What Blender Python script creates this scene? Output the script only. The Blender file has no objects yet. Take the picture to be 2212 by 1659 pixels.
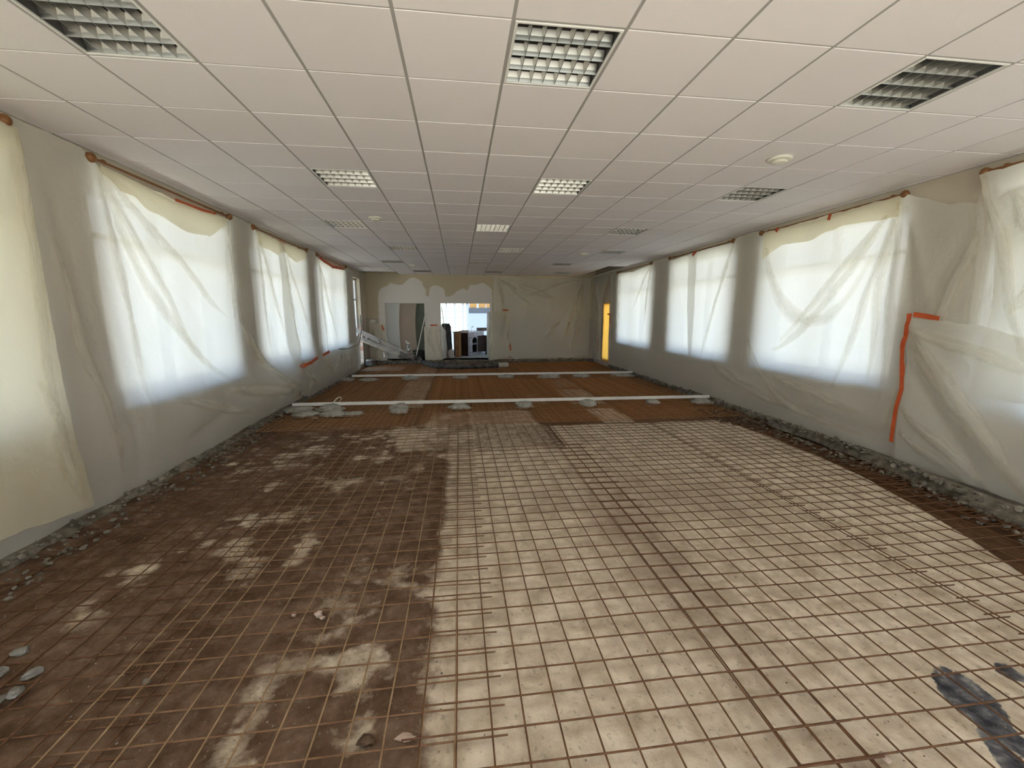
import bpy, bmesh, math, random
import numpy as np
from mathutils import Vector, Matrix, noise as mnoise
random.seed(7); rng = np.random.default_rng(7)
scene = bpy.context.scene
COL = scene.collection

# ------------------------------------------------------------------ camera, world, sun, exposure
CAM_Z = 1.77
YAW, PITCH, ROLL, FPX = 0.124394, 0.161060, -0.000299, 903.45
def _cam():
    cy, sy, cp, sp = math.cos(YAW), math.sin(YAW), math.cos(PITCH), math.sin(PITCH)
    f = Vector((sy*cp, cy*cp, -sp)); r = Vector((cy, -sy, 0)); d = f.cross(r)
    c, s = math.cos(ROLL), math.sin(ROLL)
    r2 = c*r + s*d; d2 = -s*r + c*d
    cam = bpy.data.cameras.new('camera'); o = bpy.data.objects.new('camera', cam); COL.objects.link(o)
    m = Matrix.Identity(4)
    for i in range(3):
        m[i][0] = r2[i]; m[i][1] = -d2[i]; m[i][2] = -f[i]
    m[2][3] = CAM_Z
    o.matrix_world = m
    cam.sensor_fit = 'HORIZONTAL'; cam.sensor_width = 36.0; cam.lens = FPX/2212*36.0
    cam.clip_start = 0.03; cam.clip_end = 500
    scene.camera = o
_cam()
scene.view_settings.view_transform = 'Standard'
scene.view_settings.look = 'None'
scene.view_settings.gamma = 1.0
scene.view_settings.use_curve_mapping = False
scene.view_settings.exposure = 0.98
scene.cycles.max_bounces = 10
scene.cycles.diffuse_bounces = 7
scene.cycles.transparent_max_bounces = 16
scene.cycles.sample_clamp_indirect = 12.0
scene.cycles.caustics_reflective = False
scene.cycles.caustics_refractive = False
scene.cycles.use_denoising = True

SKY = 1.75
w = bpy.data.worlds.new('sky'); scene.world = w; w.use_nodes = True
nt = w.node_tree; nt.nodes.clear()
tc = nt.nodes.new('ShaderNodeTexCoord'); sx = nt.nodes.new('ShaderNodeSeparateXYZ')
cr = nt.nodes.new('ShaderNodeValToRGB'); bg = nt.nodes.new('ShaderNodeBackground'); wo = nt.nodes.new('ShaderNodeOutputWorld')
nt.links.new(tc.outputs['Generated'], sx.inputs[0]); nt.links.new(sx.outputs['Z'], cr.inputs[0])
cr.color_ramp.elements[0].position = 0.0; cr.color_ramp.elements[0].color = (1.0, 0.98, 0.95, 1)
cr.color_ramp.elements[1].position = 0.55; cr.color_ramp.elements[1].color = (0.42, 0.68, 1.0, 1)
bg.inputs['Strength'].default_value = SKY
nt.links.new(cr.outputs[0], bg.inputs[0]); nt.links.new(bg.outputs[0], wo.inputs[0])

sun = bpy.data.lights.new('sun', 'SUN'); sun.energy = 24.0; sun.angle = 0.01; sun.color = (0.93, 0.97, 1.0)
so = bpy.data.objects.new('sun', sun); COL.objects.link(so)
so.rotation_euler = Vector((0.0, 1.0, -1.15)).to_track_quat('-Z', 'Y').to_euler()   # high sun behind the camera, shining in through the added end-wall glazing

# ------------------------------------------------------------------ material helpers
def mat(name, color=(.8, .8, .8), rough=.8, metal=0.0, spec=0.3, var=None, scale=8.0, bump=0.0, bscale=60.0, detail=5.0):
    m = bpy.data.materials.new(name); m.use_nodes = True
    nt = m.node_tree; b = nt.nodes['Principled BSDF']
    b.inputs['Base Color'].default_value = (*color, 1); b.inputs['Roughness'].default_value = rough
    b.inputs['Metallic'].default_value = metal; b.inputs['Specular IOR Level'].default_value = spec
    tc = nt.nodes.new('ShaderNodeTexCoord')
    if var is not None:
        n = nt.nodes.new('ShaderNodeTexNoise'); n.inputs['Scale'].default_value = scale; n.inputs['Detail'].default_value = detail
        r = nt.nodes.new('ShaderNodeValToRGB'); r.color_ramp.elements[0].position = .35; r.color_ramp.elements[1].position = .68
        r.color_ramp.elements[0].color = (*color, 1); r.color_ramp.elements[1].color = (*var, 1)
        nt.links.new(tc.outputs['Object'], n.inputs['Vector']); nt.links.new(n.outputs['Fac'], r.inputs[0])
        nt.links.new(r.outputs[0], b.inputs['Base Color'])
    if bump > 0:
        n2 = nt.nodes.new('ShaderNodeTexNoise'); n2.inputs['Scale'].default_value = bscale; n2.inputs['Detail'].default_value = 6
        bp = nt.nodes.new('ShaderNodeBump'); bp.inputs['Strength'].default_value = bump; bp.inputs['Distance'].default_value = .01
        nt.links.new(tc.outputs['Object'], n2.inputs['Vector']); nt.links.new(n2.outputs['Fac'], bp.inputs['Height'])
        nt.links.new(bp.outputs[0], b.inputs['Normal'])
    return m

def film_mat(name, col=(.945, .94, .90), trans=.60, clear=.035):
    m = bpy.data.materials.new(name); m.use_nodes = True
    nt = m.node_tree; nt.nodes.clear(); N = nt.nodes.new; L = nt.links.new
    out = N('ShaderNodeOutputMaterial')
    tc = N('ShaderNodeTexCoord'); no = N('ShaderNodeTexNoise'); no.inputs['Scale'].default_value = 7; no.inputs['Detail'].default_value = 7; no.inputs['Distortion'].default_value = .8
    L(tc.outputs['Object'], no.inputs['Vector'])
    bp = N('ShaderNodeBump'); bp.inputs['Strength'].default_value = .25; bp.inputs['Distance'].default_value = .03; L(no.outputs['Fac'], bp.inputs['Height'])
    t = N('ShaderNodeBsdfTranslucent'); t.inputs[0].default_value = (*col, 1)
    d = N('ShaderNodeBsdfDiffuse'); d.inputs[0].default_value = (col[0]*.92, col[1]*.91, col[2]*.88, 1)
    g = N('ShaderNodeBsdfGlossy'); g.inputs['Roughness'].default_value = .38; g.inputs[0].default_value = (.9, .9, .9, 1)
    tr = N('ShaderNodeBsdfTransparent'); tr.inputs[0].default_value = (.97, .96, .93, 1)
    for x in (t, d, g): L(bp.outputs[0], x.inputs['Normal'])
    m1 = N('ShaderNodeMixShader'); m1.inputs[0].default_value = trans; L(d.outputs[0], m1.inputs[1]); L(t.outputs[0], m1.inputs[2])
    lw = N('ShaderNodeLayerWeight'); lw.inputs[0].default_value = .5
    pw = N('ShaderNodeMath'); pw.operation = 'POWER'; pw.inputs[1].default_value = 4.0; L(lw.outputs['Facing'], pw.inputs[0])
    fr = N('ShaderNodeMath'); fr.operation = 'MULTIPLY_ADD'; fr.inputs[1].default_value = .30; fr.inputs[2].default_value = .03; L(pw.outputs[0], fr.inputs[0])
    m2 = N('ShaderNodeMixShader'); L(fr.outputs[0], m2.inputs[0]); L(m1.outputs[0], m2.inputs[1]); L(g.outputs[0], m2.inputs[2])
    m3 = N('ShaderNodeMixShader'); m3.inputs[0].default_value = clear; L(m2.outputs[0], m3.inputs[1]); L(tr.outputs[0], m3.inputs[2])
    L(m3.outputs[0], out.inputs[0])
    return m

def pleat_mat():
    m = film_mat('plastic_film_pleat', (.95, .94, .89), .50, .0); nt = m.node_tree
    at = nt.nodes.new('ShaderNodeAttribute'); at.attribute_name = 'dense'
    ma = nt.nodes.new('ShaderNodeMath'); ma.operation = 'MULTIPLY_ADD'; ma.inputs[1].default_value = -.46; ma.inputs[2].default_value = 1.0
    nt.links.new(at.outputs['Fac'], ma.inputs[0])
    out = [n for n in nt.nodes if n.type == 'OUTPUT_MATERIAL'][0]; mx = out.inputs[0].links[0].from_node
    nt.links.new(ma.outputs[0], mx.inputs[0])
    return m
def glass_mat(name, tint=(.96, .98, 1.0), refl=.08):
    m = bpy.data.materials.new(name); m.use_nodes = True
    nt = m.node_tree; nt.nodes.clear(); N = nt.nodes.new; L = nt.links.new
    out = N('ShaderNodeOutputMaterial'); t = N('ShaderNodeBsdfTransparent'); t.inputs[0].default_value = (*tint, 1)
    g = N('ShaderNodeBsdfGlossy'); g.inputs['Roughness'].default_value = .05
    mx = N('ShaderNodeMixShader'); mx.inputs[0].default_value = refl
    L(t.outputs[0], mx.inputs[1]); L(g.outputs[0], mx.inputs[2]); L(mx.outputs[0], out.inputs[0])
    return m

def plaster_mat(name, upper, lower, dado=1.68):
    """painted wall: two paints meeting at a dado line, with blotches"""
    m = bpy.data.materials.new(name); m.use_nodes = True
    nt = m.node_tree; N = nt.nodes.new; L = nt.links.new; b = nt.nodes['Principled BSDF']; b.inputs['Roughness'].default_value = .9
    tc = N('ShaderNodeTexCoord'); s = N('ShaderNodeSeparateXYZ'); L(tc.outputs['Object'], s.inputs[0])
    gt = N('ShaderNodeMath'); gt.operation = 'GREATER_THAN'; gt.inputs[1].default_value = dado; L(s.outputs['Z'], gt.inputs[0])
    mx = N('ShaderNodeMix'); mx.data_type = 'RGBA'; mx.inputs[6].default_value = (*lower, 1); mx.inputs[7].default_value = (*upper, 1); L(gt.outputs[0], mx.inputs[0])
    no = N('ShaderNodeTexNoise'); no.inputs['Scale'].default_value = 2.5; no.inputs['Detail'].default_value = 8; L(tc.outputs['Object'], no.inputs['Vector'])
    mr = N('ShaderNodeMapRange'); mr.inputs['To Min'].default_value = .82; mr.inputs['To Max'].default_value = 1.1; L(no.outputs['Fac'], mr.inputs[0])
    hv = N('ShaderNodeMix'); hv.data_type = 'RGBA'; hv.blend_type = 'MULTIPLY'; hv.inputs[0].default_value = 1
    L(mx.outputs[2], hv.inputs[6]); L(mr.outputs[0], hv.inputs[7]); L(hv.outputs[2], b.inputs['Base Color'])
    bp = N('ShaderNodeBump'); bp.inputs['Strength'].default_value = .15; n2 = N('ShaderNodeTexNoise'); n2.inputs['Scale'].default_value = 40
    L(tc.outputs['Object'], n2.inputs['Vector']); L(n2.outputs['Fac'], bp.inputs['Height']); L(bp.outputs[0], b.inputs['Normal'])
    return m

M = {}
M['film'] = film_mat('plastic_film')
M['pleat'] = pleat_mat()
M['film_hem'] = film_mat('plastic_film_hem', (.95, .90, .74), .60, .02)
M['film_thick'] = film_mat('plastic_film_thick', (.93, .90, .80), .60, .04)
M['wall'] = plaster_mat('side_wall_paint', (.58, .52, .42), (.50, .45, .385))
M['tile'] = mat('ceiling_tile_white', (.86, .825, .845), .95, var=(.89, .855, .87), scale=1.2, bump=.12, bscale=220)
M['tile_b'] = mat('ceiling_tile_aged', (.835, .80, .815), .95, var=(.865, .83, .84), scale=1.2, bump=.12, bscale=220)
M['tbar'] = mat('grid_bar_paint', (.42, .41, .40), .6)
M['slab'] = mat('dark_plenum', (.12, .11, .09), .95, var=(.18, .16, .13), scale=3)
M['alu'] = mat('louvre_aluminium', (.36, .355, .335), .30, metal=1.0)
M['chrome'] = mat('chrome', (.8, .8, .8), .2, metal=1.0)
M['lamp_white'] = mat('fixture_white', (.82, .82, .80), .5)
M['lamp_inside'] = mat('fixture_inside', (.16, .16, .16), .5)
M['tube'] = mat('lamp_tube', (.60, .60, .58), .3)
M['cream'] = mat('cream_plastic', (.82, .80, .70), .45)
M['steel'] = mat('rusty_wire', (.10, .045, .020), .8, var=(.185, .092, .045), scale=14, bump=.1, bscale=200)
M['steel_mid'] = mat('brown_rust_wire', (.15, .075, .036), .8, var=(.26, .15, .08), scale=9)
M['steel_far'] = mat('orange_rust_wire', (.27, .115, .042), .8, var=(.44, .22, .09), scale=9)
M['steel_light'] = mat('rusty_wire_tan', (.24, .14, .07), .8, var=(.42, .29, .17), scale=9)
M['rail'] = mat('white_painted_rail', (.84, .83, .79), .5, var=(.76, .74, .68), scale=5)
M['mortar'] = mat('grey_mortar', (.30, .29, .25), .95, var=(.44, .42, .37), scale=9, bump=.5, bscale=45)
M['rubble'] = mat('broken_concrete', (.10, .085, .062), .95, var=(.27, .24, .19), scale=10, bump=.5, bscale=50)
M['clod'] = mat('dark_clods', (.06, .035, .02), .95, var=(.14, .09, .055), scale=10)
M['rubble_pale'] = mat('pale_rubble', (.14, .125, .095), .95, var=(.31, .285, .23), scale=8, bump=.5, bscale=50)
M['stone_grey'] = mat('grey_stone', (.15, .14, .12), .95, var=(.26, .245, .215), scale=14, bump=.4, bscale=50)
M['stone_pink'] = mat('pinkish_stone', (.40, .30, .24), .9, var=(.55, .44, .35), scale=14, bump=.4, bscale=50)
M['gravel'] = mat('gravel', (.13, .095, .07), .95, var=(.36, .30, .24), scale=3.0)
M['tape'] = mat('orange_tape', (.62, .12, .035), .5, var=(.55, .10, .03), scale=12)
M['wood_knob'] = mat('varnished_wood', (.20, .085, .03), .4, var=(.28, .13, .05), scale=10)
M['frame'] = mat('window_frame_white', (.75, .74, .70), .5)
M['glass'] = glass_mat('window_glass')
M['sill'] = mat('sill_stone', (.55, .52, .47), .7)

# ------------------------------------------------------------------ object helpers
def link(name, me, m=None, parent=None, loc=None):
    o = bpy.data.objects.new(name, me); COL.objects.link(o)
    if m is not None and me is not None and len(me.materials) == 0: me.materials.append(m)
    if parent is not None: o.parent = parent
    if loc is not None: o.location = loc
    return o
def mesh_from(verts, faces, smooth=False, name='mesh'):
    me = bpy.data.meshes.new(name); me.from_pydata([tuple(v) for v in verts], [], faces); me.update()
    if smooth: me.polygons.foreach_set('use_smooth', [True]*len(me.polygons))
    return me
def tag(o, label=None, cat=None, group=None, kind=None):
    if label: o['label'] = label
    if cat: o['category'] = cat
    if group: o['group'] = group
    if kind: o['kind'] = kind
    return o
def thing(name, loc, label, cat, group=None, rz=0.0):
    o = bpy.data.objects.new(name, None); COL.objects.link(o); o.location = loc; o.rotation_euler.z = rz
    o.empty_display_size = .1
    return tag(o, label, cat, group)
class MB:
    """collects shapes; build() links them as one mesh object"""
    def __init__(s): s.v = []; s.f = []
    def add(s, vs, fs):
        k = len(s.v); s.v += [tuple(x) for x in vs]; s.f += [tuple(i+k for i in f) for f in fs]; return s
    def box(s, x0, x1, y0, y1, z0, z1):
        vs = [(x, y, z) for z in (z0, z1) for y in (y0, y1) for x in (x0, x1)]
        return s.add(vs, [(0,2,3,1),(4,5,7,6),(0,1,5,4),(1,3,7,5),(3,2,6,7),(2,0,4,6)])
    def bbox(s, x0, x1, y0, y1, z0, z1, b=.004):
        """box with chamfered edges"""
        c = [(x0, x1), (y0, y1), (z0, z1)]
        bm = bmesh.new(); bmesh.ops.create_cube(bm, size=1)
        for v in bm.verts: v.co = Vector([(c[i][0]+c[i][1])/2 + v.co[i]*(c[i][1]-c[i][0]) for i in range(3)])
        bmesh.ops.bevel(bm, geom=bm.edges[:], offset=b, segments=1, affect='EDGES', profile=.5)
        bm.verts.index_update()
        s.add([v.co[:] for v in bm.verts], [[v.index for v in f.verts] for f in bm.faces]); bm.free(); return s
    def tube(s, pts, r, n=8, caps=True, rs=None):
        pts = [Vector(p) for p in pts]; rings = []
        up = Vector((0, 0, 1)); k0 = len(s.v)
        for i, p in enumerate(pts):
            d = (pts[min(i+1, len(pts)-1)] - pts[max(i-1, 0)]).normalized()
            a = up if abs(d.dot(up)) < .95 else Vector((1, 0, 0))
            u = d.cross(a).normalized(); v = d.cross(u).normalized(); rr = rs[i] if rs else r
            for j in range(n):
                t = 2*math.pi*j/n + math.pi/n; s.v.append(tuple(p + u*math.cos(t)*rr + v*math.sin(t)*rr))
        for i in range(len(pts)-1):
            for j in range(n):
                a, b = k0+i*n+j, k0+i*n+(j+1) % n; s.f.append((a, b, b+n, a+n))
        if caps: s.f.append(tuple(k0+j for j in range(n))[::-1]); s.f.append(tuple(k0+(len(pts)-1)*n+j for j in range(n)))
        return s
    def lathe(s, prof, n=24, c=(0, 0, 0)):
        k0 = len(s.v)
        for (r, z) in prof:
            for j in range(n):
                t = 2*math.pi*j/n; s.v.append((c[0]+r*math.cos(t), c[1]+r*math.sin(t), c[2]+z))
        for i in range(len(prof)-1):
            for j in range(n):
                a, b = k0+i*n+j, k0+i*n+(j+1) % n; s.f.append((a, b, b+n, a+n))
        s.f.append(tuple(k0+j for j in range(n))[::-1]); s.f.append(tuple(k0+(len(prof)-1)*n+j for j in range(n)))
        return s
    def prism(s, a, b, w, h):
        """square bar from a to b, w wide (horizontal), h high"""
        a, b = Vector(a), Vector(b); d = (b-a).normalized(); sd = d.cross(Vector((0, 0, 1)))
        sd = sd.normalized() if sd.length > .01 else Vector((1, 0, 0)); u = sd.cross(d).normalized()
        vs = [p + sd*x*w/2 + u*y*h/2 for p in (a, b) for x, y in ((-1, -1), (1, -1), (1, 1), (-1, 1))]
        return s.add(vs, [(3,2,1,0),(4,5,6,7),(0,1,5,4),(1,2,6,5),(2,3,7,6),(3,0,4,7)])
    def mesh(s, smooth=False):
        me = mesh_from(s.v, s.f, smooth)
        bm = bmesh.new(); bm.from_mesh(me); bmesh.ops.recalc_face_normals(bm, faces=bm.faces[:]); bm.to_mesh(me); bm.free()
        return me
    def build(s, name, m, parent=None, smooth=False, loc=None):
        me = s.mesh(smooth)
        if smooth:
            try: me.set_sharp_from_angle(angle=math.radians(40))
            except Exception: pass
        return link(name, me, m, parent, loc)

def vnoise(x, y, seed=0):
    xi = np.floor(x).astype(np.int64); yi = np.floor(y).astype(np.int64); xf = x-xi; yf = y-yi
    def h(a, b):
        n = (a*374761393 + b*668265263 + seed*982451653) & 0x7fffffff
        n = ((n ^ (n >> 13)) * 1274126177) & 0x7fffffff
        return ((n ^ (n >> 16)) & 0xffff)/65535.0
    u = xf*xf*(3-2*xf); v = yf*yf*(3-2*yf)
    return (h(xi, yi)*(1-u)+h(xi+1, yi)*u)*(1-v) + (h(xi, yi+1)*(1-u)+h(xi+1, yi+1)*u)*v
def fbm(x, y, oct=4, seed=0):
    a, t, n = .5, 0, 0
    for i in range(oct):
        t = t + a*vnoise(x*2**i, y*2**i, seed+i*17); n += a; a *= .5
    return t/n
def sstep(a, b, x):
    t = np.clip((x-a)/(b-a), 0, 1); return t*t*(3-2*t)

# ------------------------------------------------------------------ room dimensions
XL, XR, YB, YF = -3.30, 5.20, -3.6, 15.90      # wall faces
ZC, ZT = 3.25, 3.80                            # tiles, slab above
WT = .36
LWIN = [(-1.6, .62), (1.42, 3.64), (4.42, 6.62), (7.38, 9.66), (10.40, 12.80)]
RWIN = [(-1.6, .62), (1.30, 3.52), (4.46, 6.76), (7.52, 9.90), (10.88, 13.28)]
ZS, ZH = .93, 3.06
LDOOR = (13.93, 14.95, .17, 3.0); RDOOR = (14.08, 14.82, .17, 2.24)

def wall_holes(axis, fixed0, fixed1, a0, a1, z0, z1, holes):
    """wall slab with rectangular holes (a0,a1,z0,z1), built as boxes"""
    mb = MB(); cuts = sorted(set([a0, a1] + [h[0] for h in holes] + [h[1] for h in holes]))
    for p, q in zip(cuts[:-1], cuts[1:]):
        hs = sorted([h for h in holes if h[0] <= p+1e-6 and h[1] >= q-1e-6], key=lambda h: h[2])
        z = z0; spans = []
        for h in hs: spans.append((z, h[2])); z = h[3]
        spans.append((z, z1))
        for (c, d) in spans:
            if d-c < 1e-4: continue
            if axis == 'x': mb.box(fixed0, fixed1, p, q, c, d)
            else: mb.box(p, q, fixed0, fixed1, c, d)
    return mb

wl = wall_holes('x', XL-WT, XL, YB, 21.2, -.4, ZT, [(a, b, ZS, ZH) for a, b in LWIN] + [LDOOR, (16.9, 18.6, .9, 2.3)])
tag(wl.build('wall_left', M['wall']), kind='structure')
wr = wall_holes('x', XR, XR+WT, YB, YF+.3, -.4, ZT, [(a, b, ZS, ZH) for a, b in RWIN] + [RDOOR])
tag(wr.build('wall_right', M['wall']), kind='structure')
wb = wall_holes('y', YB-.3, YB, XL, XR, -.4, ZT, [(-3.1, .85, .05, 3.15), (1.05, 5.0, .05, 3.15)])  # end wall openings added to bring in sun and sky
tag(wb.build('wall_back', M['wall']), kind='structure')
# far wall: fresh white filler round the openings over old beige paint
def far_mat():
    m = bpy.data.materials.new('far_wall_plaster'); m.use_nodes = True
    nt = m.node_tree; N = nt.nodes.new; L = nt.links.new; b = nt.nodes['Principled BSDF']; b.inputs['Roughness'].default_value = .9
    at = N('ShaderNodeAttribute'); at.attribute_name = 'filler'
    no = N('ShaderNodeTexNoise'); no.inputs['Scale'].default_value = 6; no.inputs['Detail'].default_value = 8
    tc = N('ShaderNodeTexCoord'); L(tc.outputs['Object'], no.inputs['Vector'])
    ad = N('ShaderNodeMath'); ad.operation = 'MULTIPLY_ADD'; ad.inputs[1].default_value = .5; L(no.outputs['Fac'], ad.inputs[0]); L(at.outputs['Fac'], ad.inputs[2])
    rp = N('ShaderNodeMapRange'); rp.inputs['From Min'].default_value = .66; rp.inputs['From Max'].default_value = .84; L(ad.outputs[0], rp.inputs[0])
    s = N('ShaderNodeSeparateXYZ'); L(tc.outputs['Object'], s.inputs[0])
    gt = N('ShaderNodeMath'); gt.operation = 'GREATER_THAN'; gt.inputs[1].default_value = 1.68; L(s.outputs['Z'], gt.inputs[0])
    old = N('ShaderNodeMix'); old.data_type = 'RGBA'; old.inputs[6].default_value = (.50, .45, .37, 1); old.inputs[7].default_value = (.60, .52, .37, 1); L(gt.outputs[0], old.inputs[0])
    mx = N('ShaderNodeMix'); mx.data_type = 'RGBA'; mx.inputs[7].default_value = (.80, .76, .72, 1); L(rp.outputs[0], mx.inputs[0]); L(old.outputs[2], mx.inputs[6])
    L(mx.outputs[2], b.inputs['Base Color'])
    return m
DO = (-2.68, -1.26, .17, 2.23); CO = (-.68, 1.17, .17, 2.24)
wf = wall_holes('y', YF, YF+.28, XL, XR, -.4, ZT, [DO, CO])
wfo = wf.build('wall_far', far_mat()); tag(wfo, kind='structure')
# subdivide so the filler mask has resolution
bm = bmesh.new(); bm.from_mesh(wfo.data)
for ax, lo, hi in ((0, XL, 1.6), (2, 0, ZC)):
    for k in np.arange(lo+.1, hi, .11):
        n = Vector((0, 0, 0)); n[ax] = 1; c = Vector((0, 0, 0)); c[ax] = k
        bmesh.ops.bisect_plane(bm, geom=bm.verts[:]+bm.edges[:]+bm.faces[:], plane_co=c, plane_no=n)
bm.to_mesh(wfo.data); bm.free()
fa = wfo.data.attributes.new('filler', 'FLOAT', 'POINT')
def filler(x, z):
    def band(a, b, v, s=.12): return float(sstep(a-s, a+s, v)*(1-sstep(b-s, b+s, v)))
    top = 2.86 + .10*math.sin(x*3.1) + .08*math.sin(x*7.3+1) - (.22 if -.5 < x < .35 else 0) + (.12 if -2.5 < x < -1.3 else 0)
    body = band(-2.86, 1.24, x, .10)*(1-float(sstep(top-.1, top+.1, z)))
    gap = band(-1.22, -1.02, x, .06)*float(sstep(2.25, 2.6, z))
    low = band(-2.95, -2.6, x, .1)*(1-float(sstep(2.4, 2.5, z)))
    return max(0, min(1, max(body - gap*.8, low*.6)))
fa.data.foreach_set('value', [filler(v.co.x, v.co.z) for v in wfo.data.vertices])

# ------------------------------------------------------------------ excavated floor
NX, NY = 230, 480
gx = np.linspace(XL-.02, XR+.02, NX); gy = np.linspace(YB, YF+.02, NY)
# finer rows near the camera
ty = np.linspace(0, 1, NY); gy = YB + (YF+.02-YB)*(ty*.55 + ty**2*.45)
GX, GY = np.meshgrid(gx, gy)
def edge_right(y): return np.interp(y, [-4, 1.5, 2.2, 2.7, 3.2, 3.85, 4.6, 5.7, 6.3, 6.6], [3.75, 3.8, 3.9, 4.12, 4.3, 4.48, 4.6, 4.62, 4.58, 4.5])
n1 = fbm(GX*1.6, GY*1.6, 5, 1); n2 = fbm(GX*4, GY*4, 4, 5); n3 = fbm(GX*.8+9, GY*.8, 4, 8); n4 = fbm(GX*9, GY*9, 3, 21)
jit = (n2-.5)*.22
dirt = np.ones_like(GX)
def rect(x0, x1, y0, y1, s=.12, j=1.0):
    X, Y = GX+jit*j, GY+jit*j
    return sstep(x0-s, x0+s, X)*(1-sstep(x1-s, x1+s, X))*sstep(y0-s, y0+s, Y)*(1-sstep(y1-s, y1+s, Y))
ER = edge_right(GY)
slab = sstep(-.27, -.10, GX+jit*.6)*(1-sstep(-.03, .03, GX-ER+jit*.15))*np.where(GX < 1.45, 1-sstep(5.25, 5.6, GY+jit), 1-sstep(6.45, 6.62, GY+jit*.3))
dirt -= slab*.93
# worn concrete strip and dusty smears showing through the dirt on the left half
for (cx, cy, rx, ry, a) in [(-2.62, 5.3, .35, .5, .55), (-1.5, 5.4, .5, .25, .6), (-.9, 6.1, .5, .2, .6), (-1.7, 6.3, .6, .25, .5), (-.45, 5.1, .2, .3, .5), (-1.9, 5.7, .4, .2, .5), (-2.33, 2.9, .22, .45, .55), (-1.75, 3.55, .45, .35, .6), (-1.3, 3.15, .35, .25, .6), (-1.0, 5.6, .7, .6, .6), (-.62, 2.05, .35, .42, .65),
                            (-.5, 1.75, .3, .2, .5), (-.45, 2.6, .2, .3, .4), (-1.9, 4.4, .5, .3, .45), (-.75, 4.4, .35, .2, .55), (-1.25, 4.5, .3, .15, .6), (-.75, 6.5, .6, .4, .6), (-2.1, 6.9, .4, .3, .2), (-.9, 1.5, .5, .35, .35)]:
    e = np.exp(-(((GX-cx)/rx)**2 + ((GY-cy)/ry)**2))
    dirt -= e*a*sstep(.40, .70, n2*.55+n4*.45)*1.15
# far bays: pale single-mesh strips, and doorway daylight painted as paler ground
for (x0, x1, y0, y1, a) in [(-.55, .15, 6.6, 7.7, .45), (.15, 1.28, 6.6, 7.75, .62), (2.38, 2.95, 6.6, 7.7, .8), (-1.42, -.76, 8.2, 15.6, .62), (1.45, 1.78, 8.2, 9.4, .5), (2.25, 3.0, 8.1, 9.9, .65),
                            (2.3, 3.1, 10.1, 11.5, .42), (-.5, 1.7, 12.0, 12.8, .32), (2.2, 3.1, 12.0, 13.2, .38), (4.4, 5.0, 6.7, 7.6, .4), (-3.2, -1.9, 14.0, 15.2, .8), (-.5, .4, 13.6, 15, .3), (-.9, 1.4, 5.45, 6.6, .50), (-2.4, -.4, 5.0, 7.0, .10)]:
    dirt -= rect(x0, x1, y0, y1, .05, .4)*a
dirt -= (sstep(.52, .78, n2)*.28)*(GX < .2)*(GY < 9)
dirt = np.clip(dirt + (n1-.5)*.30*(dirt > .2), 0, 1)
dirt = np.where((GX < -.32) & (GY < 5.2), np.maximum(dirt, .40), dirt)      # a film of dirt everywhere on the left half
dirt *= sstep(.0, .5, GY)          # unseen floor behind the camera made pale to bounce sun inside
# darker stains on the slab, and two tar patches
stain = sstep(.50, .75, n3)*.45 + sstep(.58, .8, n1)*.4
stain += rect(-.2, 1.4, -.5, 1.35, .35)*.35*n2 + rect(1.1, 1.75, .5, 3.2, .3)*.28 + rect(1.6, 3.2, 3.4, 4.2, .4)*.3
tar = np.zeros_like(GX)
for (cx, cy, rx, ry, ang) in [(2.36, 1.42, .11, .20, -.5), (2.30, 1.27, .07, .12, -.2), (2.18, 1.17, .06, .16, -.4), (2.72, 1.52, .05, .06, 0)]:
    u = (GX-cx)*math.cos(ang)+(GY-cy)*math.sin(ang); v = -(GX-cx)*math.sin(ang)+(GY-cy)*math.cos(ang)
    q = (u/rx)**2+(v/ry)**2 + (n2-.5)*1.6
    tar = np.maximum(tar, 1-sstep(.5, 1.5, q))
trench = sstep(-.05, .05, GX-ER)*(GY < 6.5)
GZ = (fbm(GX*3, GY*3, 5, 3)-.5)*.05*(.25+.75*dirt) + (fbm(GX*13, GY*13, 3, 4)-.5)*.018*dirt - .005
GZ -= trench*.07
GZ += sstep(XL+.28, XL, GX)*.03
GZ = np.minimum(GZ, .022)
verts = np.stack([GX.ravel(), GY.ravel(), GZ.ravel()], 1)
idx = np.arange(NX*NY).reshape(NY, NX)
quads = np.stack([idx[:-1, :-1].ravel(), idx[:-1, 1:].ravel(), idx[1:, 1:].ravel(), idx[1:, :-1].ravel()], 1)
fme = bpy.data.meshes.new('floor')
fme.from_pydata(verts.tolist(), [], quads.tolist()); fme.update()
fme.polygons.foreach_set('use_smooth', [True]*len(fme.polygons))
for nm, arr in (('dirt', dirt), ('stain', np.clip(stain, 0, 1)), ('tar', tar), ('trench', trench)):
    a = fme.attributes.new(nm, 'FLOAT', 'POINT'); a.data.foreach_set('value', arr.ravel().astype(np.float32))
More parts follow.
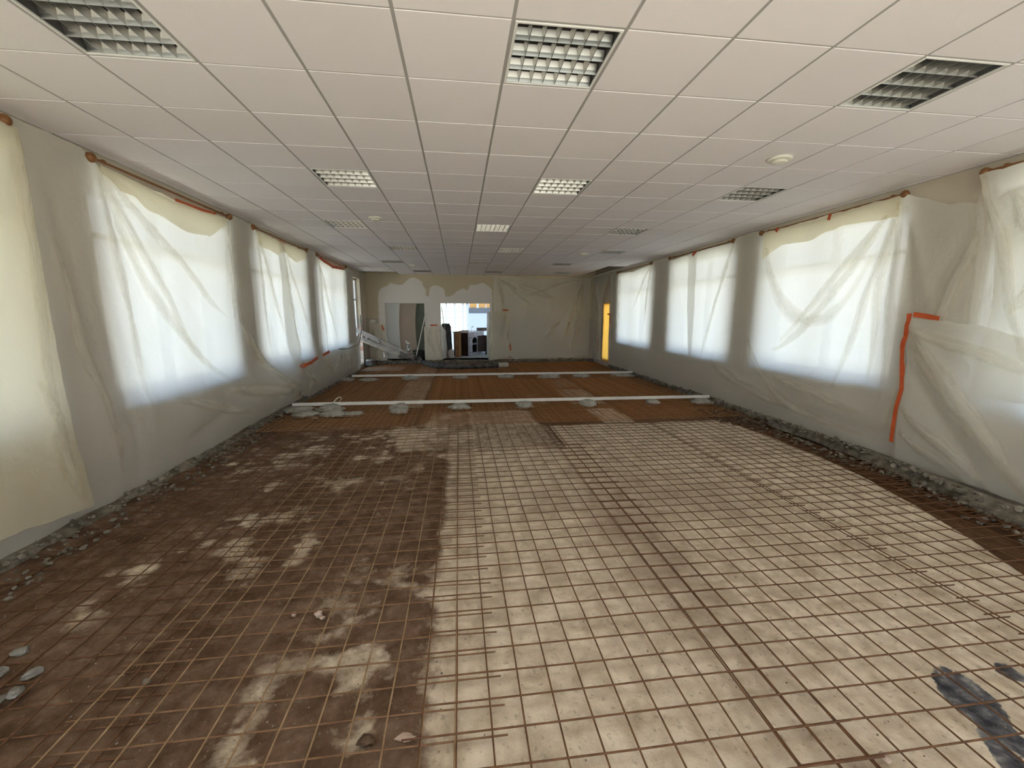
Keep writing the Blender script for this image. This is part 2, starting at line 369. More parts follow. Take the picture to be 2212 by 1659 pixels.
def ground_mat():
    m = bpy.data.materials.new('ground'); m.use_nodes = True
    nt = m.node_tree; N = nt.nodes.new; L = nt.links.new; b = nt.nodes['Principled BSDF']; b.inputs['Roughness'].default_value = .92; b.inputs['Specular IOR Level'].default_value = .15
    tc = N('ShaderNodeTexCoord')
    def noise(sc, det=6, rough=.6, dist=0.0):
        n = N('ShaderNodeTexNoise'); n.inputs['Scale'].default_value = sc; n.inputs['Detail'].default_value = det; n.inputs['Roughness'].default_value = rough; n.inputs['Distortion'].default_value = dist
        L(tc.outputs['Object'], n.inputs['Vector']); return n.outputs['Fac']
    def attr(n): a = N('ShaderNodeAttribute'); a.attribute_name = n; return a.outputs['Fac']
    def ramp(f, stops):
        r = N('ShaderNodeValToRGB'); e = r.color_ramp.elements
        while len(e) < len(stops): e.new(.5)
        for el, (p, c) in zip(e, stops): el.position = p; el.color = (*c, 1)
        L(f, r.inputs[0]); return r.outputs[0]
    def mix(f, a, c, blend='MIX'):
        x = N('ShaderNodeMix'); x.data_type = 'RGBA'; x.blend_type = blend
        if isinstance(f, float): x.inputs[0].default_value = f
        else: L(f, x.inputs[0])
        for s, v in ((6, a), (7, c)):
            if isinstance(v, tuple): x.inputs[s].default_value = (*v, 1)
            else: L(v, x.inputs[s])
        return x.outputs[2]
    def math2(op, a, c):
        x = N('ShaderNodeMath'); x.operation = op
        for i, v in enumerate((a, c)):
            if isinstance(v, float): x.inputs[i].default_value = v
            else: L(v, x.inputs[i])
        return x.outputs[0]
    conc = ramp(noise(5.5, 9, .62, .4), [(.28, (.40, .325, .235)), (.43, (.62, .53, .40)), (.58, (.80, .70, .55)), (.76, (.88, .785, .66))])
    conc = mix(math2('MULTIPLY', attr('stain'), .6), conc, (.27, .205, .145))
    # rust washed off the wires on to the slab: stains along the mesh lines
    s3 = N('ShaderNodeSeparateXYZ'); L(tc.outputs['Object'], s3.inputs[0])
    def lines(o, ph):
        a = math2('SUBTRACT', math2('FRACT', math2('DIVIDE', math2('SUBTRACT', o, ph-10*.1475), .1475), 0.0), .5)
        x = N('ShaderNodeMath'); x.operation = 'ABSOLUTE'; L(a, x.inputs[0]); return x.outputs[0]
    mx_ = N('ShaderNodeMath'); mx_.operation = 'MAXIMUM'; L(lines(s3.outputs['X'], .101), mx_.inputs[0]); L(lines(s3.outputs['Y'], 1.503), mx_.inputs[1])
    rs = N('ShaderNodeMapRange'); rs.inputs['From Min'].default_value = .22; rs.inputs['From Max'].default_value = .5; L(mx_.outputs[0], rs.inputs[0])
    conc = mix(math2('MULTIPLY', rs.outputs[0], math2('MULTIPLY', noise(3.2, 4), .62)), conc, (.36, .245, .155))
    pit = ramp(noise(34, 4, .5), [(.30, (.45, .45, .45)), (.40, (1, 1, 1))]); conc = mix(.55, conc, pit, 'MULTIPLY')
    soil = ramp(noise(7, 9, .68), [(.30, (.050, .030, .018)), (.46, (.118, .073, .045)), (.60, (.20, .132, .088)), (.74, (.34, .25, .185))])
    soil = mix(math2('MULTIPLY', noise(1.3, 4), .45), soil, (.14, .075, .040))
    mott = N('ShaderNodeMapRange'); mott.inputs['From Min'].default_value = .50; mott.inputs['From Max'].default_value = .72; L(noise(2.6, 9, .72, .6), mott.inputs[0])
    soil = mix(math2('MULTIPLY', mott.outputs[0], .55), soil, (.30, .215, .16))    # dusty lighter smears
    clod = N('ShaderNodeMapRange'); clod.inputs['From Min'].default_value = .58; clod.inputs['From Max'].default_value = .70; L(noise(22, 6, .6), clod.inputs[0])
    soil = mix(math2('MULTIPLY', clod.outputs[0], .5), soil, (.24, .17, .125))
    gtf = N('ShaderNodeMapRange'); gtf.inputs['From Min'].default_value = 6.3; gtf.inputs['From Max'].default_value = 7.2; L(s3.outputs['Y'], gtf.inputs[0])
    soil = mix(math2('MULTIPLY', gtf.outputs[0], .75), soil, (.25, .125, .055))     # rust dust under the dense far mats
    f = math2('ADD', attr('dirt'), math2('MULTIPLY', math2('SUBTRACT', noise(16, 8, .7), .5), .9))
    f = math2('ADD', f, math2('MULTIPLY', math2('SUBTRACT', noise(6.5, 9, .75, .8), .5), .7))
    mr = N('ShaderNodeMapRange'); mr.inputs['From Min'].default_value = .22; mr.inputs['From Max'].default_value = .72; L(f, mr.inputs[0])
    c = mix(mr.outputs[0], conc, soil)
    c = mix(math2('MULTIPLY', attr('trench'), .8), c, ramp(noise(9, 8), [(.3, (.055, .028, .012)), (.7, (.15, .075, .03))]))
    tarc = ramp(noise(12, 8), [(.35, (.035, .036, .042)), (.52, (.12, .12, .13)), (.68, (.34, .335, .32))])
    tf = N('ShaderNodeMapRange'); tf.inputs['From Min'].default_value = .42; tf.inputs['From Max'].default_value = .62; L(math2('ADD', attr('tar'), math2('MULTIPLY', math2('SUBTRACT', noise(17, 8, .7), .5), 1.6)), tf.inputs[0])
    c = mix(math2('MULTIPLY', tf.outputs[0], math2('MINIMUM', math2('MULTIPLY', attr('tar'), 6.0), 1.0)), c, tarc)
    L(c, b.inputs['Base Color'])
    bp = N('ShaderNodeBump'); bp.inputs['Strength'].default_value = .55; bp.inputs['Distance'].default_value = .02
    L(noise(38, 9, .7), bp.inputs['Height']); L(bp.outputs[0], b.inputs['Normal'])
    return m
fme.materials.append(ground_mat())
floor = link('floor', fme); tag(floor, kind='structure')

# outdoor ground round the building and the roof slab
M['yard'] = mat('sunlit_yard', (.22, .20, .15), .95, var=(.28, .255, .20), scale=.6)
yd = MB().box(-60, XL-WT, -60, 70, -.5, -.2).box(XR+WT, 60, -60, 70, -.5, -.2).box(XL-WT, XR+WT, -60, YB-.3, -.5, -.2).box(XL-WT, XR+WT, 21.5, 70, -.5, -.2)
tag(yd.build('ground_outside', M['yard']), kind='structure')
rf = MB().box(XL-WT, XR+WT+1.8, YB-.4, 16.3, ZT-.25, ZT+.25).box(XL-WT-1.8, XL-WT, YB-.4, 13.2, ZT-.25, ZT+.25)  # unseen eaves deepened to cut side-window sky light, stopped short of the doorway
tag(rf.build('roof', M['slab']), kind='structure')

# ------------------------------------------------------------------ windows
def window(n, side, a, b, z0, z1):
    x = (XL-.20) if side == 'l' else (XR+.20); t = .035
    mid = (a+b)/2
    fr = MB().bbox(x-t, x+t, a, b, z0, z0+.07).bbox(x-t, x+t, a, b, z1-.07, z1).bbox(x-t, x+t, a, a+.07, z0, z1).bbox(x-t, x+t, b-.07, b, z0, z1)
    o = fr.build('window_%d' % n, M['frame']); tag(o, kind='structure')
    MB().bbox(x-t, x+t, mid-.05, mid+.05, z0+.07, z1-.07).build('mullion', M['frame'], o)
    MB().bbox(x-t*.8, x+t*.8, a+.07, b-.07, 2.52, 2.57).build('transom', M['frame'], o)
    for p, q in ((a+.07, mid-.05), (mid+.05, b-.07)):
        MB().box(x-.004, x+.004, p, q, z0+.07, z1-.07).build('pane', M['glass'], o)
    s0, s1 = (XL-.19, XL+.03) if side == 'l' else (XR-.03, XR+.19)
    MB().bbox(s0, s1, a-.04, b+.04, z0-.03, z0+.004).build('sill', M['sill'], o)
k = 1
for side, L_ in (('l', LWIN), ('r', RWIN)):
    for a, b in L_: window(k, side, a, b, ZS, ZH); k += 1
for a, b in ((-3.1, .85), (1.05, 5.0)):  # unseen end wall glazing, added to brighten the room from behind
    y = YB-.15
    o = MB().bbox(a, b, y-.04, y+.04, .05, .13).bbox(a, b, y-.04, y+.04, 3.07, 3.15).bbox(a, a+.08, y-.04, y+.04, .05, 3.15).bbox(b-.08, b, y-.04, y+.04, .05, 3.15).build('window_%d' % k, M['frame']); tag(o, kind='structure'); k += 1
    m_ = (a+b)/2
    MB().bbox(m_-.04, m_+.04, y-.04, y+.04, .13, 3.07).build('mullion', M['frame'], o)
    for p, q in ((a+.08, m_-.04), (m_+.04, b-.08)): MB().box(p, q, y-.004, y+.004, .13, 3.07).build('pane', M['glass'], o)

# ------------------------------------------------------------------ suspended ceiling
CX0, CY0, T = -.2965, 2.3616, .6
ceil = MB().box(XL, XR, YB, YF, ZC+.16, ZC+.17).build('ceiling', M['slab']); tag(ceil, kind='structure')
LAMPS = [(c, r) for r, cs in ((0, (-3, 1, 5)), (4, (-2, 2, 6)), (8, (-3, 1, 5)), (12, (-2, 2, 6)), (16, (-3, 1, 5)), (20, (-2, 2, 6))) for c in cs]
MISSING = {(-5, 21), (-4, 21), (-5, 22), (-4, 22)} | {(8, r) for r in range(17, 23)}
# the sagging/removed corner tiles leave the void above open: cut those cells out of the backing
ceil_mb = MB()
for c in range(-6, 10):
    for r in range(-10, 23):
        if (c, r) in MISSING or (c, r) in LAMPS: continue
        x0, x1 = max(XL, CX0+c*T), min(XR, CX0+c*T+T); y0, y1 = max(YB, CY0+r*T), min(YF, CY0+r*T+T)
        if x1-x0 > .001 and y1-y0 > .001: ceil_mb.box(x0, x1, y0, y1, ZC+.022, ZC+.024)
old = ceil.data; ceil.data = ceil_mb.mesh(); ceil.data.materials.append(M['tbar']); bpy.data.meshes.remove(old)
def tile_mesh(dx, dy, m):
    g = .0095; h = .0065; b = .0022
    vs = [(g, h, .02), (dx-g, h, .02), (dx-g, dy-h, .02), (g, dy-h, .02), (g, h, .0025), (dx-g, h, .0025), (dx-g, dy-h, .0025), (g, dy-h, .0025),
          (g+b, h+b, 0), (dx-g-b, h+b, 0), (dx-g-b, dy-h-b, 0), (g+b, dy-h-b, 0)]
    fs = [(0, 1, 2, 3), (4, 5, 1, 0), (5, 6, 2, 1), (6, 7, 3, 2), (7, 4, 0, 3), (8, 9, 5, 4), (9, 10, 6, 5), (10, 11, 7, 6), (11, 8, 4, 7), (11, 10, 9, 8)]
    me = MB().add(vs, fs).mesh(); me.materials.append(m); return me
tile_cache = {}
rest = MB(); cnt = 0
order = sorted([(c, r) for c in range(-6, 10) for r in range(-10, 23) if (c, r) not in MISSING and (c, r) not in LAMPS],
               key=lambda q: (0 if q[1] >= -2 else 1, q[1]))
for (c, r) in order:
    x0, x1 = max(XL, CX0+c*T), min(XR, CX0+c*T+T); y0, y1 = max(YB, CY0+r*T), min(YF, CY0+r*T+T)
    if x1-x0 < .03 or y1-y0 < .03: continue
    if cnt < 300 and r >= -2:
        v = 0 if random.random() < .65 else 1
        key = (round(x1-x0, 3), round(y1-y0, 3), v)
        if key not in tile_cache: tile_cache[key] = tile_mesh(x1-x0, y1-y0, M['tile'] if v == 0 else M['tile_b'])
        o = link('ceiling_tile', tile_cache[key], None, ceil, (x0, y0, ZC + random.uniform(-.0012, .0012))); cnt += 1
    else:
        me = tile_mesh(x1-x0, y1-y0, M['tile']); rest.add([(v.co.x+x0, v.co.y+y0, v.co.z+ZC) for v in me.vertices], [tuple(p.vertices) for p in me.polygons]); bpy.data.meshes.remove(me)
ro = rest.build('ceiling_tiles', M['tile'], ceil); ro['kind'] = 'stuff'; ro['label'] = 'far and edge tiles of the suspended ceiling'
# exposed bars of the grid: long runners, and cross tees
for c in range(-4, 10):
    x = CX0+c*T
    y1 = YF if c < 8 or c > 9 else CY0+17*T
    MB().box(x-.012, x+.012, YB, y1 if c != 9 else CY0+17*T, ZC+.005, ZC+.018).build('ceiling_runner', M['tbar'], ceil)
ct = MB()
for r in range(-9, 23):
    y = CY0+r*T
    x1 = XR if r <= 17 else CX0+8*T
    ct.box(XL if r < 22 else CX0-3*T, x1, y-.012, y+.012, ZC+.0045, ZC+.017)
cto = ct.build('cross_tees', M['tbar'], ceil); cto['kind'] = 'stuff'
for nm, x0, x1 in (('trim_1', XL, XL+.022), ('trim_2', XR-.022, XR)):
    tag(MB().box(x0, x1, YB, YF if nm == 'trim_1' else CY0+17*T, ZC-.001, ZC+.02).build(nm, M['tbar']), kind='structure')

# recessed louvre lights
def wedge(L_, top, bot, h, axis):
    """V-section strip, wide above and narrow below, length along axis"""
    pts = [(-top/2, h), (top/2, h), (bot/2+ (top-bot)*.16, h*.42), (bot/2, 0), (-bot/2, 0), (-bot/2-(top-bot)*.16, h*.42)]
    vs = []; n = len(pts)
    for e in (0, L_):
        for (p, z) in pts: vs.append((e, p, z) if axis == 'x' else (p, e, z))
    fs = [tuple(range(n)), tuple(range(n, 2*n))[::-1]] + [(i, (i+1) % n, (i+1) % n+n, i+n) for i in range(n)]
    me = MB().add(vs, fs).mesh(); me.materials.append(M['alu']); return me
W_ = .576; H_ = .052
refl_mesh = wedge(W_-.03, .045, .004, H_, 'x')
blade_mesh = wedge((W_-.03)/4-.006, .024, .003, H_*.86, 'y')
frame_mb = MB()
for a in ((0, W_, 0, .014), (0, W_, W_-.014, W_), (0, .014, .014, W_-.014), (W_-.014, W_, .014, W_-.014)):
    frame_mb.bbox(a[0], a[1], a[2], a[3], 0, .012, .002)
frame_mesh = frame_mb.mesh(); frame_mesh.materials.append(M['lamp_white'])
hous = MB().box(0, W_, 0, W_, .085, .09).box(0, .008, 0, W_, .012, .085).box(W_-.008, W_, 0, W_, .012, .085).box(.008, W_-.008, 0, .008, .012, .085).box(.008, W_-.008, W_-.008, W_, .012, .085)
house_mesh = hous.mesh(); house_mesh.materials.append(M['lamp_inside'])
tube_mesh = MB().tube([(.03, 0, 0), (W_-.03, 0, 0)], .013, 10).mesh(True); tube_mesh.materials.append(M['tube'])
joined = MB()
for i in range(5): joined.add([(v.co.x+.015, v.co.y+.015+i*(W_-.03)/4, v.co.z+.006) for v in refl_mesh.vertices], [tuple(p.vertices) for p in refl_mesh.polygons])
for i in range(4):
    for j in range(6): joined.add([(v.co.x+.015+(j+1)*(W_-.03)/7, v.co.y+.018+i*(W_-.03)/4, v.co.z+.006) for v in blade_mesh.vertices], [tuple(p.vertices) for p in blade_mesh.polygons])
joined_mesh = joined.mesh(); joined_mesh.materials.append(M['alu'])
rowname = {0: 'nearest row', 4: 'second row', 8: 'third row', 12: 'fourth row', 16: 'fifth row', 20: 'sixth row'}
for (c, r) in LAMPS:
    side = 'beside the pump arm wall' if c < 0 else ('over the middle of the room' if c < 4 else 'beside the taped seam wall')
    t = thing('ceiling_light', (CX0+c*T+.012, CY0+r*T+.012, ZC-.002), 'square recessed louvre light in the %s, %s' % (rowname[r], side), 'ceiling light', 'recessed louvre lights')
    link('frame', frame_mesh, None, t); link('housing', house_mesh, None, t)
    if r <= 8:
        for i in range(5): link('reflector', refl_mesh, None, t, (.015, .015+i*(W_-.03)/4, .006))
        for i in range(4):
            link('lamp_tube', tube_mesh, None, t, (0, .015+(i+.5)*(W_-.03)/4, .068))
            for j in range(6): link('louvre_blade', blade_mesh, None, t, (.015+(j+1)*(W_-.03)/7, .018+i*(W_-.03)/4, .006))
    else:
        o = link('louvre', joined_mesh, None, t)
# round air valves
for (c, r, lab) in ((5.58, 2.59, 'round cream ceiling valve nearest the camera, by the orange taped seam'), (-1.56, 7.56, 'round cream ceiling valve between the second and third light rows'),
                    (5.52, 12.94, 'small round ceiling valve beside the fourth row of lights'), (-1.67, 17.56, 'small round ceiling valve close to the far end lights')):
    t = thing('ceiling_valve', (CX0+c*T, CY0+r*T, ZC), lab, 'air valve', 'round ceiling air valves')
    MB().lathe([(.02, 0), (.098, 0), (.105, -.012), (.10, -.022), (.07, -.026), (.066, -.02), (.02, -.018)], 32).build('rim', M['cream'], t, True)
    MB().lathe([(.01, -.014), (.062, -.018), (.068, -.034), (.06, -.044), (.03, -.049), (.004, -.05)], 32).build('disc', M['cream'], t, True)

# ------------------------------------------------------------------ plastic sheeting
def wall_map(side):
    if side == 'l': return lambda s, z, d: (XL+d, s, z)
    if side == 'r': return lambda s, z, d: (XR-d, s, z)
    return lambda s, z, d: (s, YF-d, z)
def path_map(pts, sgn=1):
    P = [Vector((p[0], p[1])) for p in pts]; cum = [0.0]
    for a, b in zip(P[:-1], P[1:]): cum.append(cum[-1]+(b-a).length)
    def nrm(i):
        d = (P[i+1]-P[i]).normalized(); return Vector((d.y, -d.x))*sgn
    N = [nrm(i) for i in range(len(P)-1)]
    def f(s, z, d):
        s = min(max(s, 0), cum[-1]-1e-6); i = 0
        while cum[i+1] < s: i += 1
        t = (s-cum[i])/(cum[i+1]-cum[i]); p = P[i].lerp(P[i+1], t)
        n = N[i]
        if t > .7 and i+1 < len(N): n = (N[i].lerp(N[i+1], (t-.7)/.6)).normalized()
        elif t < .3 and i > 0: n = (N[i].lerp(N[i-1], (.3-t)/.6)).normalized()
        return (p.x+n.x*d, p.y+n.y*d, z)
    return f, cum[-1]
def ev(f, x): return np.full_like(x, f) if isinstance(f, (int, float)) else np.interp(x, *zip(*f))
def smooth_path(P, n=6):
    P = [Vector(p) for p in P]; P = [P[0]]+P+[P[-1]]; out = []
    for i in range(1, len(P)-2):
        for k in range(n):
            t = k/n; a, b, c, d = P[i-1], P[i], P[i+1], P[i+2]
            out.append(.5*((2*b)+(c-a)*t+(2*a-5*b+4*c-d)*t*t+(3*b-a-3*c+d)*t**3))
    out.append(P[-2]); return out
SHEETS = {}
def surf(grid, s, z):
    k = np.argpartition((grid[0]-s)**2+(grid[1]-z)**2, 4)[:4]; return float(grid[2][k].max())
def film(name, mp, e0, e1, zb, zt, base, folds=(), wob=.02, bulge=(), res=.045, label=None, cat='plastic sheet', group='translucent plastic dust sheets', m='film', seed=0, parent=None, raw_edge=.012, pleats=True, extra=()):
    """hanging film: e0/e1 = side edges as s(z); zb/zt = bottom/top as z(s); base = stand-off from the wall, d(z)"""
    zs = [q for q in (np.array([p[1] for p in x]) if not isinstance(x, (int, float)) else np.array([x]) for x in (zb, zt))]
    zlo, zhi = zs[0].min(), zs[1].max()
    ss = [(np.array([p[1] for p in x]) if not isinstance(x, (int, float)) else np.array([x])) for x in (e0, e1)]
    nu = max(6, int((ss[1].max()-ss[0].min())/res)); nv = max(6, int((zhi-zlo)/res))
    U, V = np.meshgrid(np.linspace(0, 1, nu+1), np.linspace(0, 1, nv+1))
    Z = zlo+(zhi-zlo)*V
    for _ in range(2):
        S = ev(e0, Z)*(1-U)+ev(e1, Z)*U
        Z = ev(zb, S)*(1-V)+ev(zt, S)*V
    S = S + (fbm(Z*5, U*3+seed, 3, seed)-.5)*raw_edge*2*((U < .02)*-1.+(U > .98))
    Z = Z + (fbm(S*6, V+seed, 3, seed+3)-.5)*raw_edge*4*(V < .02) + (fbm(S*9, V+seed, 2, seed+4)-.5)*raw_edge*2*(V > .98)
    D = ev(base, Z) + (fbm(S*1.3+seed*7, Z*.8+seed, 4, seed)-.5)*2*wob + (fbm(S*5+seed*3, Z*2.2, 4, seed+9)-.5)*wob*.7
    for (s0, z0, s1, z1, a, wd) in folds:
        d = np.array([s1-s0, z1-z0]); Ln = np.hypot(*d); d = d/Ln
        al = (S-s0)*d[0]+(Z-z0)*d[1]; pe = -(S-s0)*d[1]+(Z-z0)*d[0]
        pe = pe + (vnoise(al*2.5, al*0+s0*13, seed+int(abs(a)*1e4)) - .5)*.07*np.clip(al, 0, 1)
        ta = np.clip(al/Ln, 0, 1); env = np.exp(-np.clip(-al, 0, None)/.05)*np.exp(-np.clip(al-Ln, 0, None)/.12)*(1-.55*ta)*np.clip(.35+al*2.5, .35, 1)
        wl_ = wd*(.45+.9*ta)
        D = D + 1.75*a*env*np.exp(-np.sqrt(pe**2+(.18*wl_)**2)/wl_)
    for (cs, cz, rs, rz, a) in bulge: D = D + a*np.exp(-((S-cs)/rs)**2-((Z-cz)/rz)**2)
    D = np.maximum(D, .012)
    grid = (S.ravel(), Z.ravel(), D.ravel())
    vs = [mp(float(a), float(b), float(c)) for a, b, c in zip(*grid)]
    ix = np.arange((nu+1)*(nv+1)).reshape(nv+1, nu+1)
    q = np.stack([ix[:-1, :-1].ravel(), ix[:-1, 1:].ravel(), ix[1:, 1:].ravel(), ix[1:, :-1].ravel()], 1).tolist()
    o = link(name, mesh_from(vs, q, True), M[m], parent)
    SHEETS[label or name+str(seed)] = grid
    if label: tag(o, label, cat, group)
    # pleats: the film bunched over itself along the sharper folds, fading out to either side
    paths = [([(s0, z0), (s1, z1)], wd) for (s0, z0, s1, z1, a, wd) in folds if a >= .018 and pleats and abs(s1-s0)+abs(z1-z0) > .5] + list(extra)
    for (pp, wd) in paths:
        pp = [np.array(p, float) for p in pp]
        sp = [Vector((p[0], p[1], 0)) for p in pp]
        cur = smooth_path(sp, 10) if len(sp) > 2 else [sp[0].lerp(sp[1], t) for t in np.linspace(0, 1, 24)]
        pv = []; al = []; n = len(cur)-1
        for i in range(n+1):
            t = i/n; tg = (cur[min(i+1, n)]-cur[max(i-1, 0)]).normalized()
            bend = mnoise.noise(Vector((t*3, pp[0][0]*5, seed)))*.06*min(1, t*3)
            hw = wd*(.25+1.0*math.sin(math.pi*min(1, t*.92+.06))**.8)*(1+.35*mnoise.noise(Vector((t*6, pp[-1][1]*3, seed+4))))
            for sg in (-1, -.25, .25, 1):
                off = bend+sg*hw; ps, pz = cur[i].x-tg.y*off, cur[i].y+tg.x*off
                pv.append(mp(ps, pz, surf(grid, ps, pz)+.012)); al.append((1-abs(sg))/.75*min(1, t*6, (1-t)*3))
        pq = [(4*i+c, 4*i+c+1, 4*i+c+5, 4*i+c+4) for i in range(n) for c in range(3)]
        if n < 3 or parent is not None: continue
        me = mesh_from(pv, pq, True); at = me.attributes.new('dense', 'FLOAT', 'POINT'); at.data.foreach_set('value', al)
        link('pleat', me, M['pleat'], o)
    return o
def fan(s0, z0, angs, ln, a, wd):
    out = []
    for i, t in enumerate(angs):
        t = math.radians(t); out.append((s0, z0, s0+math.cos(t)*ln, z0+math.sin(t)*ln, a*(1 if i % 2 == 0 else -.8)*random.uniform(.7, 1.15), wd*random.uniform(.7, 1.3)))
    return out
ml, mr_, mf = wall_map('l'), wall_map('r'), wall_map('f')
# window wall with the doorway
f1 = film('dust_sheet', ml, 2.3, [(0, 8.62), (.8, 8.8), (1.1, 8.98), (1.6, 8.80), (2.2, 8.62), (3.2, 8.48)],
     [(2.3, .06), (3.6, -.02), (4.4, .04), (5.4, .05), (6.6, .10), (7.2, .12), (8.2, .2), (9, .3)], [(2.3, 3.2), (4.3, 3.2), (4.45, 3.10), (5.5, 3.04), (6.55, 3.10), (6.8, 3.2), (7.3, 3.18), (7.45, 3.1), (8.9, 3.12)],
     [(0, .05), (.5, .12), (1, .10), (2, .09), (3.2, .10)],
     fan(4.43, 3.10, [-84, -70, -58, -46, -36], 2.3, .034, .06) + fan(6.58, 3.1, [-93, -100], 1.7, .028, .05) + fan(7.42, 3.12, [-86, -76, -66], 1.9, .03, .06)
     + [(3.9, 2.4, 4.2, .3, .02, .05), (4.25, 2.2, 4.45, .2, -.02, .05), (6.7, 1.6, 7.7, .5, .05, .09), (6.2, .75, 8.3, .35, .05, .1), (5.0, .85, 6.8, .25, .03, .06), (5.2, .3, 6.6, .6, -.03, .07), (3.95, 2.9, 4.2, 1.2, -.015, .08)],
     .022, [(8.0, .62, .9, .35, .16), (6.9, .5, .8, .3, .06), (5.4, .7, .5, .3, .03)], extra=[([(6.6, 3.0), (6.65, 2.0), (7.0, 1.2), (7.6, .7), (8.3, .45)], .06), ([(4.5, 2.9), (4.9, 2.1), (5.5, 1.4), (6.2, .9)], .06)], label='long plastic sheet across the second and third windows of the doorway wall', seed=1)
film('hem_flap', ml, 4.45, 6.55, [(4.45, 3.04), (5, 2.86), (5.6, 2.74), (6.1, 2.78), (6.55, 3.02)], [(4.45, 3.11), (5.5, 3.07), (6.55, 3.11)], .125, fan(4.45, 3.1, [-20, -32], 1.2, .02, .05) + fan(6.55, 3.1, [-165], 1, .02, .05), .01, parent=f1, seed=2, m='film_hem')
film('hem_flap', ml, 7.45, 9.6, [(7.45, 2.9), (8.2, 2.85), (8.4, 2.95), (9.0, 2.82), (9.6, 2.95)], [(7.45, 3.12), (8.4, 3.1), (9.6, 3.12)], .125, fan(8.5, 3.1, [-20, -50], .6, .02, .04), .01, parent=f1, seed=3, m='film_hem')
film('dust_sheet', ml, 1.15, [(0, 3.72), (.8, 3.66), (2.2, 3.70), (3.2, 3.74)], [(1.2, .34), (2.8, .30), (3.3, .26), (3.7, .20)], 3.13, [(0, .25), (1, .21), (3.2, .12)],
     fan(3.70, 3.1, [-95, -104, -116], 2.6, .02, .05) + [(3.45, 1.3, 3.6, .25, .03, .06)], .015, label='plastic sheet hanging free over the nearest window of the doorway wall', seed=4, m='film_hem')
film('dust_sheet', ml, [(0, 8.4), (1.3, 8.30), (2.4, 8.32), (3.2, 8.22)], [(0, 13.75), (3.2, 13.7)], [(8.2, .3), (10, .2), (13.8, .2)], [(8.2, 3.1), (9.6, 3.12), (9.8, 3.2), (10.3, 3.2), (10.45, 3.1), (11.6, 2.98), (12.75, 3.06), (12.9, 3.18), (13.8, 3.1)],
     [(0, .06), (1, .08), (3.2, .09)], fan(8.4, 3.1, [-78, -66, -55], 2.3, .03, .05) + fan(10.42, 3.12, [-84, -72, -60, -40], 2.2, .03, .06) + fan(12.78, 3.08, [-94, -105], 1.9, .03, .05), .02, [(9.6, .6, .8, .4, .08)], label='plastic sheet across the third and fourth windows, ending at the doorway', seed=5)
film('dust_sheet', ml, [(0, 8.75), (.9, 8.62)], 13.8, [(8.6, .22), (9.3, .06), (10.5, .04), (13.8, .06)], [(8.6, .86), (9.5, .84), (10.3, .92), (11.2, .88), (13, 1.0), (13.8, 1.25)], [(0, .06), (.3, .14), (.9, .17)],
     [(8.7, .8, 9.6, .35, .05, .05), (9.4, .8, 9.2, .25, -.05, .05), (10.0, .85, 10.8, .4, .06, .06), (10.9, .4, 11.6, .85, .05, .05), (12, .9, 12.4, .2, .04, .06)], .035, label='low crumpled plastic strip taped along the foot of the doorway wall', seed=6)
# opposite wall with the amber door
film('dust_sheet', mr_, 3.1, [(0, 8.74), (1, 8.86), (2, 9.0), (3.2, 9.06)], [(3.1, .05), (4.2, .08), (5, .09), (6, .10), (7, .1), (8.7, .12)], [(3.1, 3.0), (3.6, 2.86), (4.0, 2.92), (4.45, 3.14), (5.6, 3.1), (6.7, 3.14), (6.9, 3.2), (7.4, 3.2), (7.55, 3.13), (9.1, 3.13)],
     [(0, .04), (.5, .10), (1, .10), (3.2, .11)],
     fan(4.48, 3.12, [-76, -84, -92, -101, -110], 2.4, .022, .05) + [(4.5, 3.08, 6.1, 1.35, .028, .06), (4.52, 3.0, 5.6, 1.2, -.015, .06), (6.68, 3.0, 6.3, 2.3, .017, .08), (6.3, 2.3, 5.6, 1.75, .017, .10), (5.6, 1.72, 4.8, 1.9, .017, .10), (4.7, 1.8, 4.75, .9, .012, .04)]
     + [(7.5, 3.1, 8.3, .9, .025, .06), (7.9, .8, 5.8, .35, .03, .08), (6.6, .5, 4.4, .30, -.03, .08), (6.2, .8, 4.6, .55, .025, .06), (3.6, 2.86, 4.3, .4, .02, .07), (3.7, 2.85, 4.1, 1.9, -.02, .05), (3.4, 2.9, 3.5, 1.6, .02, .06)],
     .022, [(5.6, .45, .9, .3, .04)], extra=[([(6.66, 3.0), (6.5, 2.5), (6.2, 2.05), (5.8, 1.76), (5.35, 1.72), (5.0, 2.0), (4.75, 2.5)], .09), ([(4.52, 3.05), (5.0, 2.4), (5.5, 1.75), (6.0, 1.35), (6.3, 1.2)], .05), ([(4.5, 3.0), (4.62, 2.0), (4.6, 1.0)], .05), ([(6.9, 1.4), (6.6, .9), (5.8, .45), (4.6, .3)], .07)], label='big plastic sheet over the second and third windows on the amber door side', seed=11)
film('dust_sheet', mr_, 1.0, [(0, 3.55), (1.8, 3.46), (2.4, 3.52), (3.2, 3.76)], [(1, 1.0), (3.5, 1.0)], [(1, 3.14), (3.3, 3.14), (3.8, 3.12)], .16,
     fan(3.7, 3.12, [-95, -101, -108, -120], 2.0, .03, .05) + [(3.45, 2.9, 3.05, 2.2, .04, .06), (3.05, 2.2, 3.3, 1.8, .03, .06)], .015, label='plastic sheet over the nearest window above the orange taped sheet', seed=12)
film('hem_flap', mr_, 4.5, 6.7, [(4.5, 2.9), (5.2, 2.96), (5.8, 2.84), (6.3, 2.88), (6.7, 2.7)], [(4.5, 3.14), (6.7, 3.14)], .135, fan(6.6, 3.1, [-160, -140], 1, .02, .05), .01, parent=None, label='narrow creased plastic hem flap folded over the rod of the second window opposite the doorway', seed=13, m='film_hem')
